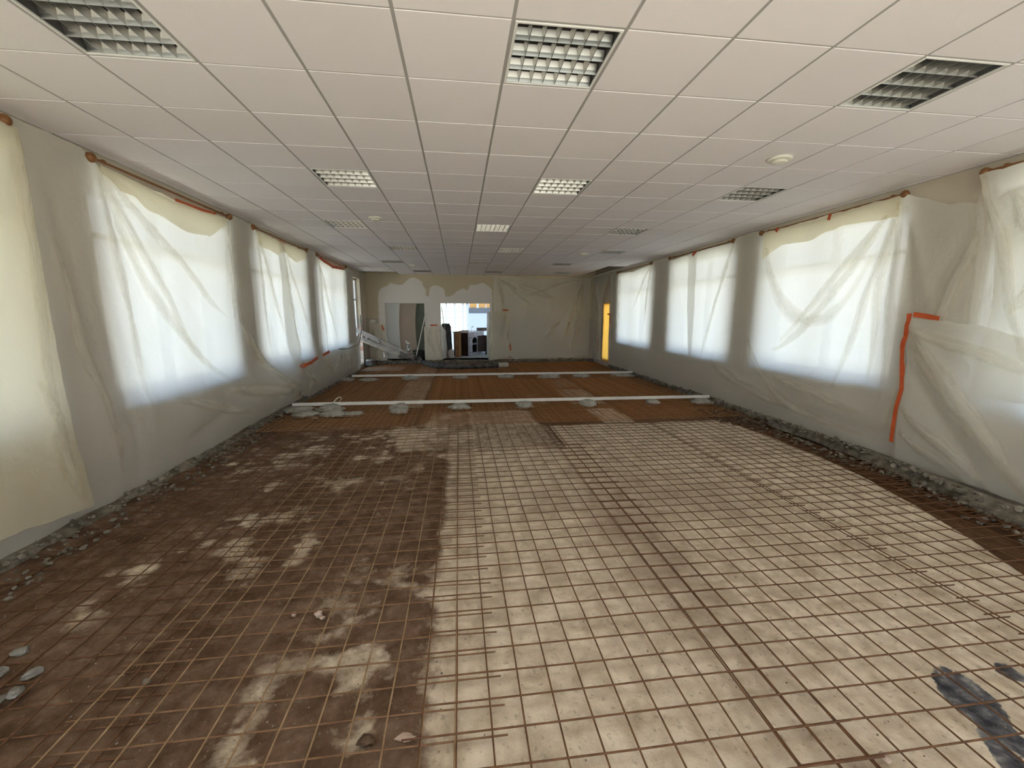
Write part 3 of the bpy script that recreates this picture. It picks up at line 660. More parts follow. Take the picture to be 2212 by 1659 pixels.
film('dust_sheet', mr_, 1.0, [(0, 4.17), (.3, 4.15), (.8, 4.17), (1.25, 4.13), (1.8, 4.18)], [(1, .0), (2.6, .04), (3.3, .1), (4.2, .04)], [(1, 1.5), (2.6, 1.52), (3.2, 1.58), (3.5, 1.68), (3.8, 1.72), (4.2, 1.76)], [(0, .10), (.6, .17), (1.8, .18)],
     [(4.15, 1.7, 2.9, .1, .04, .07), (4.1, 1.2, 3.2, .05, -.03, .06), (4.12, .75, 3.2, .08, .035, .06), (4.15, 1.65, 3.0, 1.25, .025, .06), (4.1, .45, 3.4, .1, .03, .05), (4.1, 1.5, 3.4, .6, .03, .06)], .02, label='lower plastic sheet with the long orange taped edge', seed=14)
film('dust_sheet', mr_, [(0, 8.70), (3.2, 8.74)], [(0, 13.7), (3.2, 13.6)], [(8.7, .1), (11, .08), (13.7, .1)], [(8.7, 3.13), (9.9, 3.1), (10.0, 3.2), (10.8, 3.2), (10.9, 3.12), (12.2, 3.06), (13.3, 3.12), (13.7, 3.2)],
     [(0, .04), (.6, .08), (3.2, .09)], fan(9.85, 3.1, [-95, -106, -120], 1.6, .02, .05) + fan(10.9, 3.12, [-80, -66, -45], 1.6, .03, .05) + fan(13.2, 3.1, [-95, -110], 1.8, .03, .06), .018, [(11.5, .7, .8, .3, .03)], label='plastic sheet over the last window before the amber door', seed=15)
film('dust_sheet', mr_, 13.5, [(0, 14.0), (1, 14.06), (2.3, 14.02), (3.2, 14.0)], [(13.5, .10), (14.1, .14)], [(13.5, 3.2), (14.1, 3.18)], [(0, .05), (3.2, .10)], [(13.9, 3.1, 13.9, .4, .03, .05)], .02, label='narrow plastic sheet between the last window and the amber door', seed=16)
film('dust_sheet', mr_, [(0, 14.82), (1, 14.86), (2.3, 14.80), (3.2, 14.1)], 15.86, [(14.1, .14), (15.9, .12)], [(14.0, 3.2), (15.9, 3.2)], [(0, .05), (3.2, .10)], [(15.1, 2.4, 14.95, .3, .05, .05), (15.4, 3.0, 15.2, .4, .04, .06)], .02, label='plastic sheet hanging in the far corner just past the amber door', seed=17)
# far wall
film('dust_sheet', mf, [(0, 1.22), (3.2, 1.30)], [(0, 5.0), (3.2, 5.0)], [(1.2, .20), (1.9, .26), (2.1, .14), (3, .2), (4.2, .18), (5, .24)], [(1.2, 3.2), (3, 3.14), (5, 3.2)], [(0, .05), (3.2, .06)],
     fan(1.5, 3.15, [-84, -78, -40, -25], 1.6, .03, .05) + fan(4.7, 3.15, [-95, -100, -108, -118, -165], 2.2, .035, .05) + [(2.2, 2.9, 3.6, 2.45, .03, .12), (3.2, .9, 3.9, 1.7, .02, .06), (4.5, 2.2, 4.3, .4, .05, .04)], .02, label='wide plastic sheet covering the closed half of the far wall', seed=21)
pm, ln_ = path_map([(-1.27, 16.2), (-1.27, 15.84), (-.70, 15.84), (-.52, 16.3)], 1)
film('dust_sheet', pm, 0.02, ln_-.02, [(0, .2), (.4, .15), (1, .16), (1.4, .22)], [(0, 1.36), (.5, 1.39), (1.0, 1.44), (1.4, 1.2)], [(0, .04), (1, .02)], [(.5, 1.3, .7, .3, .02, .05), (.9, 1.3, .88, .3, .02, .04)], .02, label='plastic wrapped round the pillar between the two far openings', seed=22, res=.03, m='film_thick')
pm, ln_ = path_map([(1.10, 16.2), (1.16, 15.84), (1.95, 15.83)], 1)
film('dust_sheet', pm, [(0, .0), (1.5, .0), (1.9, .0)], [(0, 1.02), (.5, 1.06), (.8, 1.10), (1.3, 1.12), (1.5, 1.14), (1.68, 1.05), (1.95, 1.13)], [(0, .2), (.4, .12), (1.15, .24)], [(0, 1.92), (.35, 1.93), (1.15, 1.96)], [(0, .07), (1, .06), (2, .03)],
     [(.9, 1.85, .75, .9, .04, .04), (1.05, 1.6, 1.05, .3, .04, .03), (.45, 1.9, .42, .2, .03, .03)], .03, label='short plastic sheet taped beside the kitchen opening', seed=23, res=.03, m='film_thick')
film('dust_sheet', mf, [(0, -3.27), (1.6, -3.22)], [(0, -2.9), (.45, -2.60), (.75, -2.58), (1.15, -2.68), (1.5, -2.72)], [(-3.3, .10), (-3, .16), (-2.6, .3)], [(-3.3, 1.62), (-3.1, 1.5), (-2.7, 1.5)], .08, [(-2.8, 1.4, -2.75, .4, .03, .05), (-3.1, 1.3, -3.0, .3, .02, .06)], .03, label='stiff plastic sheet in the corner behind the pump arm', seed=24, res=.04, m='film_thick')

# orange tape
def tape(name_pts, mp, d, wd, label, on=None, cat='tape', group='orange adhesive tape strips'):
    P = [np.array(p, float) for p in name_pts]; vs = []; fs = []
    dense = []
    for a, b in zip(P[:-1], P[1:]):
        for t in np.linspace(0, 1, 4)[:-1]: dense.append(a+(b-a)*t)
    dense.append(P[-1]); n = len(dense)
    for i, p in enumerate(dense):
        q = dense[min(i+1, n-1)]-dense[max(i-1, 0)]; q = q/np.hypot(*q); nn = np.array([-q[1], q[0]])
        ww = wd/2*random.uniform(.85, 1.1)
        for sg in (-1, 1):
            for dd in (0, .0025): ps, pz = p[0]+nn[0]*ww*sg, p[1]+nn[1]*ww*sg; vs.append(mp(ps, pz, max([surf(SHEETS[l], ps, pz) for l in on])+.006+dd if on else d+dd))
    for i in range(n-1):
        a = i*4; b = a+4
        fs += [(a, b, b+1, a+1), (a+2, a+3, b+3, b+2), (a, a+2, b+2, b), (a+1, b+1, b+3, a+3)]
    fs += [(0, 1, 3, 2), ((n-1)*4, (n-1)*4+2, (n-1)*4+3, (n-1)*4+1)]
    return tag(link('tape_strip', mesh_from(vs, fs), M['tape']), label, cat, group)
D1 = .235
tape([(4.16, 1.80), (4.15, 1.6), (4.19, 1.42), (4.17, 1.2)], mr_, D1, .05, 'upper length of orange tape on the edge of the lower plastic sheet', on=['lower plastic sheet with the long orange taped edge'])
tape([(4.17, 1.24), (4.14, .95), (4.17, .6), (4.19, .30)], mr_, D1-.02, .05, 'lower, longer length of orange tape running down the plastic edge to the rubble', on=['lower plastic sheet with the long orange taped edge'])
tape([(4.12, 1.79), (4.0, 1.77), (3.86, 1.745)], mr_, D1, .05, 'short level orange tape strip at the top corner of the lower plastic sheet', on=['lower plastic sheet with the long orange taped edge'])
tape([(8.62, .78), (9.3, .80), (9.75, .86)], ml, .24, .07, 'orange tape along the top of the low crumpled plastic', on=['low crumpled plastic strip taped along the foot of the doorway wall', 'plastic sheet across the third and fourth windows, ending at the doorway'])
tape([(10.0, .88), (10.6, .92)], ml, .25, .07, 'separate orange tape piece farther along the crumpled plastic', on=['low crumpled plastic strip taped along the foot of the doorway wall', 'plastic sheet across the third and fourth windows, ending at the doorway'])
tape([(8.62, .80), (8.68, .6), (8.72, .42)], ml, .24, .05, 'orange tape hanging down where the crumpled plastic starts', on=['low crumpled plastic strip taped along the foot of the doorway wall'])
tape([(10.6, 3.12), (11.6, 3.02), (12.6, 3.08)], ml, .15, .07, 'orange tape along the top of the fourth window sheet by the doorway', on=['plastic sheet across the third and fourth windows, ending at the doorway'])
tape([(5.4, 3.06), (5.9, 3.07), (6.2, 3.09)], ml, .16, .03, 'thin orange tape along the rod over the second window')
tape([(8.3, 3.1), (8.6, 3.1)], ml, .16, .05, 'orange tape dab in the middle of the third window rod', on=['plastic sheet across the third and fourth windows, ending at the doorway', 'long plastic sheet across the second and third windows of the doorway wall'])
tape([(5.42, 3.15), (5.44, 3.07)], mr_, .17, .05, 'small orange tape tab hanging from the hem flap of the second window', on=['narrow creased plastic hem flap folded over the rod of the second window opposite the doorway'])
tape([(6.38, 3.16), (6.42, 3.1)], mr_, .17, .05, 'tiny orange tape tab near the rod end of the hem flap', on=['narrow creased plastic hem flap folded over the rod of the second window opposite the doorway'])
tape([(8.75, 3.14), (8.9, 3.08)], mr_, .16, .06, 'orange tape tab where two sheets meet over the third window, amber door side', on=['big plastic sheet over the second and third windows on the amber door side'])
tape([(-1.06, 1.43), (-.80, 1.44)], mf, .085, .05, 'red-orange tape on the plastic wrapped pillar')
tape([(1.62, 1.985), (1.84, 1.99)], mf, .12, .05, 'red-orange tape at the top of the short sheet beside the kitchen opening')
tape([(1.90, .75), (1.92, .48)], mf, .12, .05, 'red-orange tape low on the short sheet beside the kitchen opening')
tape([(-2.79, 1.44), (-2.72, 1.26)], mf, .13, .05, 'red-orange tape on the corner plastic behind the pump arm')
tape([(14.0, 1.84), (13.75, 1.82), (13.72, 1.5)], mr_, .15, .05, 'red tape around the corner of the amber door sheet')
tape([(14.95, .95), (14.88, .5)], mr_, .15, .04, 'red tape low in the fold beside the amber door')

# curtain rods with ball ends
def rod(side, a, b, lab, pale=False):
    x = XL+.105 if side == 'l' else XR-.105; mm = M['wood_knob']
    t = thing('curtain_rod', (x, (a+b)/2, 3.15), lab, 'curtain rod', 'wooden curtain rods'); h = (b-a)/2
    MB().tube([(0, -h, 0), (0, h, 0)], .014, 10).build('rod', mm, t, True)
    for sg in (-1, 1):
        MB().lathe([(.012, -.05), (.02, -.044), (.016, -.036), (.036, -.02), (.044, .0), (.038, .022), (.02, .04), (.003, .045)], 18).build('ball_end', mm, t, True).matrix_local = Matrix.Translation((0, sg*(h+.03), 0)) @ Matrix.Rotation(-sg*math.pi/2, 4, 'X')
        MB().box(-.008, .008, sg*(h-.12)-.01, sg*(h-.12)+.01, -.014, .02).bbox((-.105 if side == 'l' else .0), (.0 if side == 'l' else .105), sg*(h-.12)-.012, sg*(h-.12)+.012, .012, .03, .002).build('bracket', mm, t)
nth = ('', 'first', 'second', 'third', 'fourth')
for i in range(1, 5):
    a, b = LWIN[i]; rod('l', a+.0, b+.0, 'wooden curtain rod with ball ends over the %s window on the doorway side' % nth[i])
    a, b = RWIN[i]; rod('r', a+.05 if i > 1 else a, b+.0 if i != 1 else 3.70, 'wooden curtain rod with ball ends over the %s window on the amber door side' % nth[i])

# ------------------------------------------------------------------ broken concrete edges
def chunk_verts(r, seed):
    bm = bmesh.new(); bmesh.ops.create_icosphere(bm, subdivisions=1, radius=1)
    rr = random.Random(seed); sc = (rr.uniform(.7, 1.3), rr.uniform(.7, 1.3), rr.uniform(.5, .95))
    out = []
    for v in bm.verts:
        k = r*(1+rr.uniform(-.28, .28)); out.append((v.co.x*k*sc[0], v.co.y*k*sc[1], v.co.z*k*sc[2]))
    bm.verts.index_update(); fs = [tuple(v.index for v in f.verts) for f in bm.faces]; bm.free(); return out, fs
CH = [chunk_verts(1.0, i) for i in range(14)]
def scatter(name, pts, m, label, cat='rubble'):
    mb = MB()
    for (x, y, z, r) in pts:
        vs, fs = random.choice(CH); t = random.uniform(0, 6.28); c, s = math.cos(t)*r, math.sin(t)*r
        mb.add([(x+a*c-b*s, y+a*s+b*c, z+d*r) for a, b, d in vs], fs)
    o = mb.build(name, m); return tag(o, label, cat, kind='stuff')
def ledge(name, path, wdt, h, inward, m, kind='structure', seed=0):
    """ragged broken-concrete ledge along a wall foot"""
    P = [np.array(p) for p in path]; vs = []; fs = []; k = 0; prof = [(0, 1.0), (.35, 1.0), (.62, .78), (.8, .35), (1.0, -.25)]
    stn = []
    for a, b in zip(P[:-1], P[1:]):
        n = max(2, int(np.hypot(*(b-a))/.05))
        for t in np.linspace(0, 1, n, endpoint=False): stn.append(a+(b-a)*t)
    stn.append(P[-1]); iv = np.array(inward)
    for i, p in enumerate(stn):
        q = i*.05
        for j, (o, z) in enumerate(prof):
            nz = mnoise.noise(Vector((q*4, j*1.7, seed))); nw = mnoise.noise(Vector((q*2.3, j*.9+9, seed)))
            ww = wdt*(1+.5*nw); xy = p+iv*(o*ww)
            vs.append((xy[0], xy[1], h*z*(1+.45*nz) if j else h*1.05))
    m_ = len(prof)
    for i in range(len(stn)-1):
        for j in range(m_-1): a = i*m_+j; fs.append((a, a+1, a+m_+1, a+m_))
    o = link(name, mesh_from(vs, fs), m); return tag(o, kind=kind)
ledge('trim_3', [(XL, 1.0), (XL, 13.9)], .16, .07, (1, 0), M['rubble'], seed=3)
ledge('trim_4', [(XR-.42, 1.5), (XR-.30, 3.0), (XR-.10, 4.2), (XR, 5.0), (XR, 13.9)], .13, .10, (-1, 0), M['rubble'], seed=5)
ledge('trim_5', [(XL, YF), (XR, YF)], .12, .13, (0, -1), M['rubble'], seed=8)
R = random.Random(3)
scatter('rubble', [(XL+.10+R.random()**2*.35, R.uniform(1.2, 13.5), R.uniform(-.005, .02), R.uniform(.006, .026)) for _ in range(1100)], M['rubble'], 'grey crumbs of concrete along the foot of the doorway wall')
scatter('rubble', [(float(edge_right(y))*.15+.85*(XR-.22-(.35*max(0, 3.4-y)/2))-R.random()**2*.30, y, R.uniform(-.04, .02), R.uniform(.008, .034)) for y in [R.uniform(1.2, 13.5) for _ in range(700)]], M['rubble'], 'grey crumbs of concrete along the foot of the amber door wall')
scatter('rubble', [(R.uniform(XL+.2, XR-.1), YF-.1-R.random()**2*.4, R.uniform(0, .06), R.uniform(.01, .04)) for _ in range(350)], M['rubble'], 'pale concrete crumbs along the foot of the far wall')
scatter('rubble', [(4.65+R.uniform(-.35, .5), 6.6+R.uniform(-.4, .6), R.uniform(-.02, .04), R.uniform(.02, .06)) for _ in range(130)], M['clod'], 'dark heap of clods where the trench ends')
scatter('rubble', [(XL+R.uniform(.045, .17), R.uniform(1.2, 13.8), R.uniform(.045, .075), R.uniform(.008, .03)) for _ in range(420)], M['rubble_pale'], 'pale broken bits lying on the concrete ledge of the doorway wall')
scatter('rubble', [(float(np.interp(y, [1.5, 3, 4.2, 5, 14], [XR-.42, XR-.30, XR-.10, XR, XR]))-R.uniform(.055, .16), y, R.uniform(.07, .12), R.uniform(.01, .04)) for y in [R.uniform(1.6, 13.8) for _ in range(480)]], M['rubble_pale'], 'pale broken bits lying on the concrete ledge of the amber door wall')
gp = []
for _ in range(2600):
    y = 1.2+R.random()**1.6*6; x = R.uniform(XL+.25, -.1) if R.random() < .88 else R.uniform(-.1, 3.4)
    gp.append((x, y, .008, R.uniform(.0013, .005)))
scatter('gravel', gp, M['gravel'], 'fine gravel and crumbs strewn over the brown dirt', 'gravel')
def stone(x, y, z, r, m, label, sc=(1, 1, .6), rz=0, seed=0, group='loose stones on the dirt', sub=2, name='stone', cat='stone'):
    bm = bmesh.new(); bmesh.ops.create_icosphere(bm, subdivisions=sub, radius=1)
    for v in bm.verts:
        n = 1+.40*mnoise.noise(v.co*1.5+Vector((seed*3.1, 0, 0)))+.30*mnoise.noise(v.co*3.3+Vector((0, seed*2.7, 0)))
        v.co = Vector((v.co.x*sc[0], v.co.y*sc[1], v.co.z*sc[2]))*n*r
    me = bpy.data.meshes.new(name); bm.to_mesh(me); bm.free()
    o = link(name, me, m, None, (x, y, z)); o.rotation_euler.z = rz
    return tag(o, label, cat, group)
st = [(-2.33, 2.26, .055, 'stone_grey', 'flat grey stone lying alone farthest from the camera, in the dirt corner', (1.2, .8, .6), .3),
      (-2.30, 2.12, .05, 'stone_grey', 'rounded grey stone at the photo\'s edge, between the flat stone and the slab pieces', (.85, 1.1, .7), -.6),
      (-2.13, 2.10, .055, 'stone_grey', 'long slanting grey stone pointing at the mesh', (.65, 1.3, .6), -.7),
      (-2.11, 1.99, .055, 'stone_grey', 'pale angular grey stone at the tip of the slab pieces', (.9, 1.0, .6), .4),
      (-2.16, 1.93, .07, 'stone_grey', 'largest dark grey slab piece beside the mesh end', (1.2, 1.0, .5), .8),
      (-2.03, 1.78, .04, 'stone_grey', 'small grey chip nearest the camera in the dirt corner', (1.4, .6, .5), .5),
      (-1.01, 2.38, .022, 'stone_pink', 'small round pinkish pebble inside a mesh cell', (1, 1, .9), 0),
      (-.865, 2.36, .035, 'stone_pink', 'angular pinkish lump under a mesh wire beside the round pebble', (1.1, .8, .9), .4),
      (-.835, 2.33, .022, 'stone_pink', 'smaller brownish stone touching the angular pinkish lump', (1.2, .8, .7), .2),
      (-.26, 1.545, .045, 'stone_pink', 'flat tan piece caught under the mesh overlap', (1.4, .7, .35), -.1),
      (-.875, 1.495, .03, 'stone_pink', 'pale stone cut off by the lower photo edge', (.9, 1.2, .6), .3),
      (-1.54, 1.98, .025, 'stone_grey', 'dark muddy pebble in the middle of the dirt mesh', (1.2, .9, .8), 0),
      (-.42, 1.55, .045, 'clod', 'dark clod low between two mesh wires', (1.2, .9, .7), .2),
      (1.67, 1.225, .035, 'stone_pink', 'flat pink flake on the concrete near the lower photo edge', (1.1, 1.0, .3), 0),
      (-2.52, 7.42, .07, 'stone_pink', 'pale chip lying in front of the near white rail', (1.6, .6, .5), -.2)]
for i, (x, y, r, mm, lab, sc, rz) in enumerate(st): stone(x, y, .012+r*sc[2]*.32, r*.6, M[mm], lab, sc, rz, i)

# ------------------------------------------------------------------ rebar mats
def wire_mesh(L_, r, amp, seed, m, n=5):
    k = max(6, int(L_/.28)); pts = []
    for i in range(k+1):
        t = L_*i/k
        pts.append((t, amp*mnoise.noise(Vector((t*1.3, seed, 0))), amp*.9*mnoise.noise(Vector((t*1.1, seed, 7)))))
    me = MB().tube(pts, r, n).mesh(True); me.materials.append(m); return me
def rebar(label, x0, x1, y0, y1, xs, ys, z, long_top=True, r=.0042, amp=.008, mats=('steel', 'steel')):
    t = thing('rebar_mat', (x0, y0, z), label, 'rebar mesh', 'rusty steel reinforcing mats')
    lm = [wire_mesh(y1-y0, r, amp, i*3.3+x0, M[mats[0]]) for i in range(3)]; cm = [wire_mesh(x1-x0, r, amp, i*5.1+y0, M[mats[1]]) for i in range(3)]
    for i, x in enumerate(xs):
        o = link('long_wire', lm[i % 3], None, t, (x-x0+random.uniform(-.003, .003), random.uniform(-.02, .02), r*1.9 if long_top else 0)); o.rotation_euler = (0, 0, math.pi/2+random.uniform(-.0012, .0012))
    for i, y in enumerate(ys):
        o = link('cross_wire', cm[i % 3], None, t, (random.uniform(-.012, .012), y-y0+random.uniform(-.003, .003), 0 if long_top else r*1.9)); o.rotation_euler = (0, 0, random.uniform(-.002, .002))
    return t
P_ = .1475
def ar(a, b, p, ph): k0 = math.ceil((a-ph)/p); return [ph+p*k for k in range(k0, int((b-ph)/p)+1)]
rebar('rebar mat half buried in dirt along the doorway wall', -3.18, -1.35, .7, 6.6, ar(-3.1, -1.42, P_, -1.926), ar(.8, 6.5, P_, 1.76), .004, True, amp=.010)
rebar('rebar mat with tan wires over the brown dirt beside the bare slab', -1.726, .165, .75, 6.65, ar(-1.68, .08, P_, -.046), ar(.85, 6.6, P_, 1.487), .034, True, amp=.009, mats=('steel_light', 'steel_mid'))
rebar('rebar mat on the pale slab in the middle, lapped by its neighbours on both sides', -.258, 1.64, .72, 6.62, ar(-.2, 1.6, P_, .101), ar(.8, 5.46, P_, 1.503), .042, False, amp=.006)
rebar('rebar mat on the pale slab with the tar stains', 1.275, 3.16, .7, 6.60, ar(1.3, 3.13, P_, 1.30), ar(.8, 6.55, P_, 1.515), .032, False, amp=.006)
rebar('outermost rebar mat on the slab, ending at the brown trench', 3.02, 4.62, .7, 6.58, ar(3.06, 4.6, P_, 3.09), ar(.8, 6.55, P_, 1.54), .040, False, amp=.006)
rebar('narrow rusty mat lying down in the brown trench', 4.52, 4.98, 2.6, 6.5, ar(4.56, 4.95, .1, 4.6), ar(2.7, 6.4, .05, 2.7), -.02, False, amp=.006)
bay = ('near the doorway wall', 'beside the mat near the doorway wall', 'beside the mat near the amber door wall', 'near the amber door wall')
for rowi, (ya, yb, nm) in enumerate(((6.55, 11.3, 'dense rebar mat under the near white rail, '), (11.15, 15.55, 'dense rebar mat under the far white rail, '))):
    for i, (xa, xb) in enumerate(((-3.15, -.78), (-.66, 1.62), (1.36, 3.12), (2.98, 4.98))):
        rebar(nm+bay[i], xa, xb, ya, yb, ar(xa+.04, xb-.03, .1, .025), ar(ya+.05, yb-.03, .1, ya+.05), .034+.008*(i % 2), i < 2, r=.0045, amp=.007, mats=('steel_light', 'steel_far') if i < 2 else ('steel_far', 'steel_far'))
# second layers where the far bays read solid brown
for lab, xa, xb, ya, yb in (('extra rebar layer crossing under the near rail beside the pale cells', 1.30, 2.36, 6.6, 11.2), ('extra rebar layer on the wide brown strip toward the amber door', 2.97, 4.55, 6.75, 11.3),
                            ('extra rebar layer on the brown middle bay between the white rails', -.7, 1.42, 8.2, 11.9), ('extra rebar layer on the brown bay before the closed half of the far wall', 1.8, 4.7, 11.9, 15.4)):
    rebar(lab, xa, xb, ya, yb, ar(xa+.03, xb-.02, .15, .07), ar(ya+.03, yb-.02, .1, ya), .058, False, r=.0045, amp=.006, mats=('steel_far', 'steel_far'))

# ------------------------------------------------------------------ levelling rails on mortar dabs
def rail(x0, x1, ya, yb, z, lab):
    t = thing('screed_rail', (x0, ya, z), lab, 'levelling rail', 'white levelling rails')
    dy = yb-ya
    MB().prism((0, 0, 0), (x1-x0, dy, 0), .045, .05).build('bar', M['rail'], t)
    MB().prism((0, 0, .026), (x1-x0, dy, .026), .030, .006).build('top_lip', M['rail'], t)
    return t
rail(-3.10, 5.05, 8.05, 7.86, .145, 'near white levelling rail set across the mesh on mortar dabs')
rail(-2.95, 5.02, 11.82, 11.66, .145, 'far white levelling rail set across the mesh on mortar dabs')
def dab(x, y, w_, h, lab, seed, deep=.16):
    bm = bmesh.new(); bmesh.ops.create_icosphere(bm, subdivisions=3, radius=1)
    for v in bm.verts:
        c = v.co.copy(); n = 1+.42*mnoise.noise(c*1.8+Vector((seed*5.3, 0, 0)))+.40*mnoise.noise(c*4.2+Vector((0, seed*3.7, 0)))+.22*mnoise.noise(c*9+Vector((seed*2.1, 0, 3)))
        flare = 1+.35*max(0, -c.z)
        v.co = Vector((c.x*w_/2*n*flare, c.y*deep*n*flare, (c.z*.5+.5)*h*(.85+.15*n)-.01))
    me = bpy.data.meshes.new('mortar_dab'); bm.to_mesh(me); bm.free(); me.polygons.foreach_set('use_smooth', [True]*len(me.polygons))
    return tag(link('mortar_dab', me, M['mortar'], None, (x, y, 0)), lab, 'mortar dab', 'grey mortar dabs under the rails')
ordn = ('first', 'second', 'third', 'fourth', 'fifth', 'sixth', 'last')
for i, (x, w_, h) in enumerate(((-2.98, .55, .14), (-2.40, .42, .17), (-1.14, .30, .16), (-.02, .36, .13), (1.22, .32, .15), (2.49, .34, .16), (3.81, .26, .14), (4.88, .42, .13))):
    y = 8.05-(x+3.1)*.0233
    dab(x, y-.06, w_, h, 'grey mortar dab under the near white rail, %s from the doorway wall' % (ordn+('eighth',))[i if i < 6 else i-0 if i == 7 else 6].replace('last', 'seventh'), i)
for i, (x, w_, h) in enumerate(((-3.12, .40, .13), (-2.5, .5, .10), (-1.37, .40, .15), (0.0, .42, .14), (1.29, .44, .15), (2.52, .62, .14), (3.48, .50, .13), (4.68, .65, .14))):
    y = 11.82-(x+2.95)*.02
    dab(x, y-.05, w_, h, 'grey mortar dab under the far white rail, %s from the doorway wall' % ('first', 'second', 'third', 'fourth', 'fifth', 'sixth', 'seventh', 'eighth')[i], 20+i)
for i, (x, y, w_, h, lab) in enumerate(((-2.75, 7.66, .45, .10, 'low spilled mortar heap in front of the first near rail dab'), (-2.25, 7.62, .42, .11, 'spilled mortar heap in front of the second near rail dab'), (-1.95, 7.68, .40, .07, 'thin smear of mortar trailing toward the middle of the near rail'), (-1.14, 7.72, .30, .11, 'mortar blob spilled before the third near rail dab'))):
    dab(x, y, w_, h, lab, 40+i, .14)
t = thing('wire_loop', (-2.44, 8.15, .10), 'pale loop of tie string standing behind the near rail', 'string')
MB().tube([(.0, 0, 0), (.05, 0, .06), (.11, 0, .13), (.17, 0, .15), (.19, 0, .11), (.15, 0, .05), (.09, 0, .01), (.02, 0, -.01)], .012, 6).build('loop', mat('string', (.70, .60, .50), .9), t, True)

# ------------------------------------------------------------------ doorway at the far end of the window wall
M['brick_red'] = mat('exposed_brick', (.55, .20, .12), .9, var=(.70, .55, .45), scale=5)
M['white_gloss'] = mat('white_door_paint', (.82, .82, .84), .4)
d1 = MB().bbox(XL-.20, XL-.14, LDOOR[0], LDOOR[0]+.06, LDOOR[2], LDOOR[3]).bbox(XL-.20, XL-.14, LDOOR[1]-.06, LDOOR[1], LDOOR[2], LDOOR[3]).bbox(XL-.20, XL-.14, LDOOR[0], LDOOR[1], LDOOR[3]-.06, LDOOR[3]).build('door_1', M['white_gloss']); tag(d1, kind='structure')
MB().bbox(XL-.196, XL-.144, LDOOR[0]+.06, LDOOR[1]-.06, 2.28, 2.33).build('transom', M['white_gloss'], d1)
MB().box(XL-.174, XL-.168, LDOOR[0]+.06, LDOOR[1]-.06, 2.33, LDOOR[3]-.06).build('pane', M['glass'], d1)
R2 = random.Random(5)
for zi in range(9):
    z = .20+zi*.135
    for yi in range(3):
        MB().bbox(XL-.335+yi*.115, XL-.335+yi*.115+.107, LDOOR[1]-.012, LDOOR[1]+.0, z, z+.122, .003).build('brick', M['brick_red'] if R2.random() < .5 else mat('plastered_brick', (.72, .62, .54), .9), d1)
t = thing('metal_pot', (-3.14, 15.1, .03), 'dark dented metal pot standing at the doorway corner', 'pot')
MB().lathe([(.02, 0), (.16, 0), (.19, .05), (.17, .12), (.19, .18), (.20, .20), (.17, .20), (.15, .14), (.02, .12)], 20).build('body', mat('dark_metal', (.10, .10, .10), .5, metal=.5, var=(.2, .2, .19), scale=9), t, True)
MB().lathe([(.02, .18), (.155, .18), (.16, .235), (.13, .25), (.02, .25)], 20).build('lid', mat('grey_metal', (.45, .45, .44), .4, metal=.6), t, True)

# concrete pump arm entering through the doorway, with its hose
M['arm_white'] = mat('arm_white_paint', (.70, .71, .74), .45, var=(.52, .50, .47), scale=7)
M['arm_dirty'] = mat('arm_dirty_paint', (.50, .48, .44), .7, var=(.66, .65, .63), scale=9)
M['iron'] = mat('cement_caked_iron', (.12, .11, .10), .8, var=(.32, .30, .27), scale=12)
M['rubber'] = mat('black_rubber', (.035, .035, .04), .6, var=(.14, .135, .125), scale=6)
ca = Vector((-3.95, 14.35, 1.62)); cb = Vector((-1.86, 15.05, .46))
pa = thing('pump_arm', (-2.0, 15.0, .1), 'white concrete pump arm with twin tubes slanting in through the doorway', 'pump arm')
off = Vector((-2.0, 15.0, .1))
def loc(v): return Vector(v)-off
dv = (cb-ca).normalized(); upn = Vector((0, 0, 1)) - dv*dv.z; upn.normalize(); sdn = dv.cross(upn).normalized()
L_ = (cb-ca).length
MB().prism(loc(ca), loc(ca+dv*1.55), .13, .15).build('top_beam', M['arm_white'], pa)
bm_ = MB()
for sg in (-1, 1): bm_.prism(loc(ca+dv*1.5+sdn*.06*sg), loc(cb+sdn*.05*sg), .012, .13)
bm_.prism(loc(ca+dv*1.5+upn*.06), loc(cb+upn*.05), .12, .012); bm_.build('boom_plate', M['arm_dirty'], pa)
pb = ca-upn*.26+Vector((0, -.05, 0)); pe = cb-upn*.10+Vector((0, -.05, 0))
MB().tube([loc(pb), loc(pb+(pe-pb)*.42)], .062, 16).build('upper_pipe', M['arm_white'], pa, True)
MB().tube([loc(pb+(pe-pb)*.40), loc(pb+(pe-pb)*.93)], .078, 16).build('lower_pipe', M['arm_dirty'], pa, True)
for f in (.42, .66): MB().prism(loc(ca+dv*L_*f-upn*.05), loc(pb+(pe-pb)*(f+.02)), .05, .05).build('bracket', M['arm_dirty'], pa)
MB().prism(loc(ca+dv*L_*.50+upn*.08), loc(ca+dv*L_*.86+upn*.085), .03, .02).build('hydraulic_line', M['iron'], pa)
MB().tube([loc(ca+dv*L_*.58+upn*.05+Vector((0, -.07, 0))), loc(ca+dv*L_*.62-upn*.03+Vector((0, -.08, 0))), loc(ca+dv*L_*.60-upn*.12+Vector((0, -.09, 0)))], .012, 6).build('hydraulic_line', M['iron'], pa, True)
MB().tube([loc(pb+(pe-pb)*.91), loc(pb+(pe-pb)*.965)], .105, 18).build('coupling', M['iron'], pa, True)
e0 = pb+(pe-pb)*.95
MB().tube([loc(e0), loc(e0+Vector((.13, .03, -.05))), loc(e0+Vector((.25, .06, -.07))), loc(e0+Vector((.36, .08, -.08)))], .085, 14, rs=[.085, .09, .095, .09]).build('elbow', M['iron'], pa, True)
MB().tube([loc(e0+Vector((.36, .08, -.085))), loc(e0+Vector((.41, .09, -.09)))], .115, 18).build('coupling', M['iron'], pa, True)
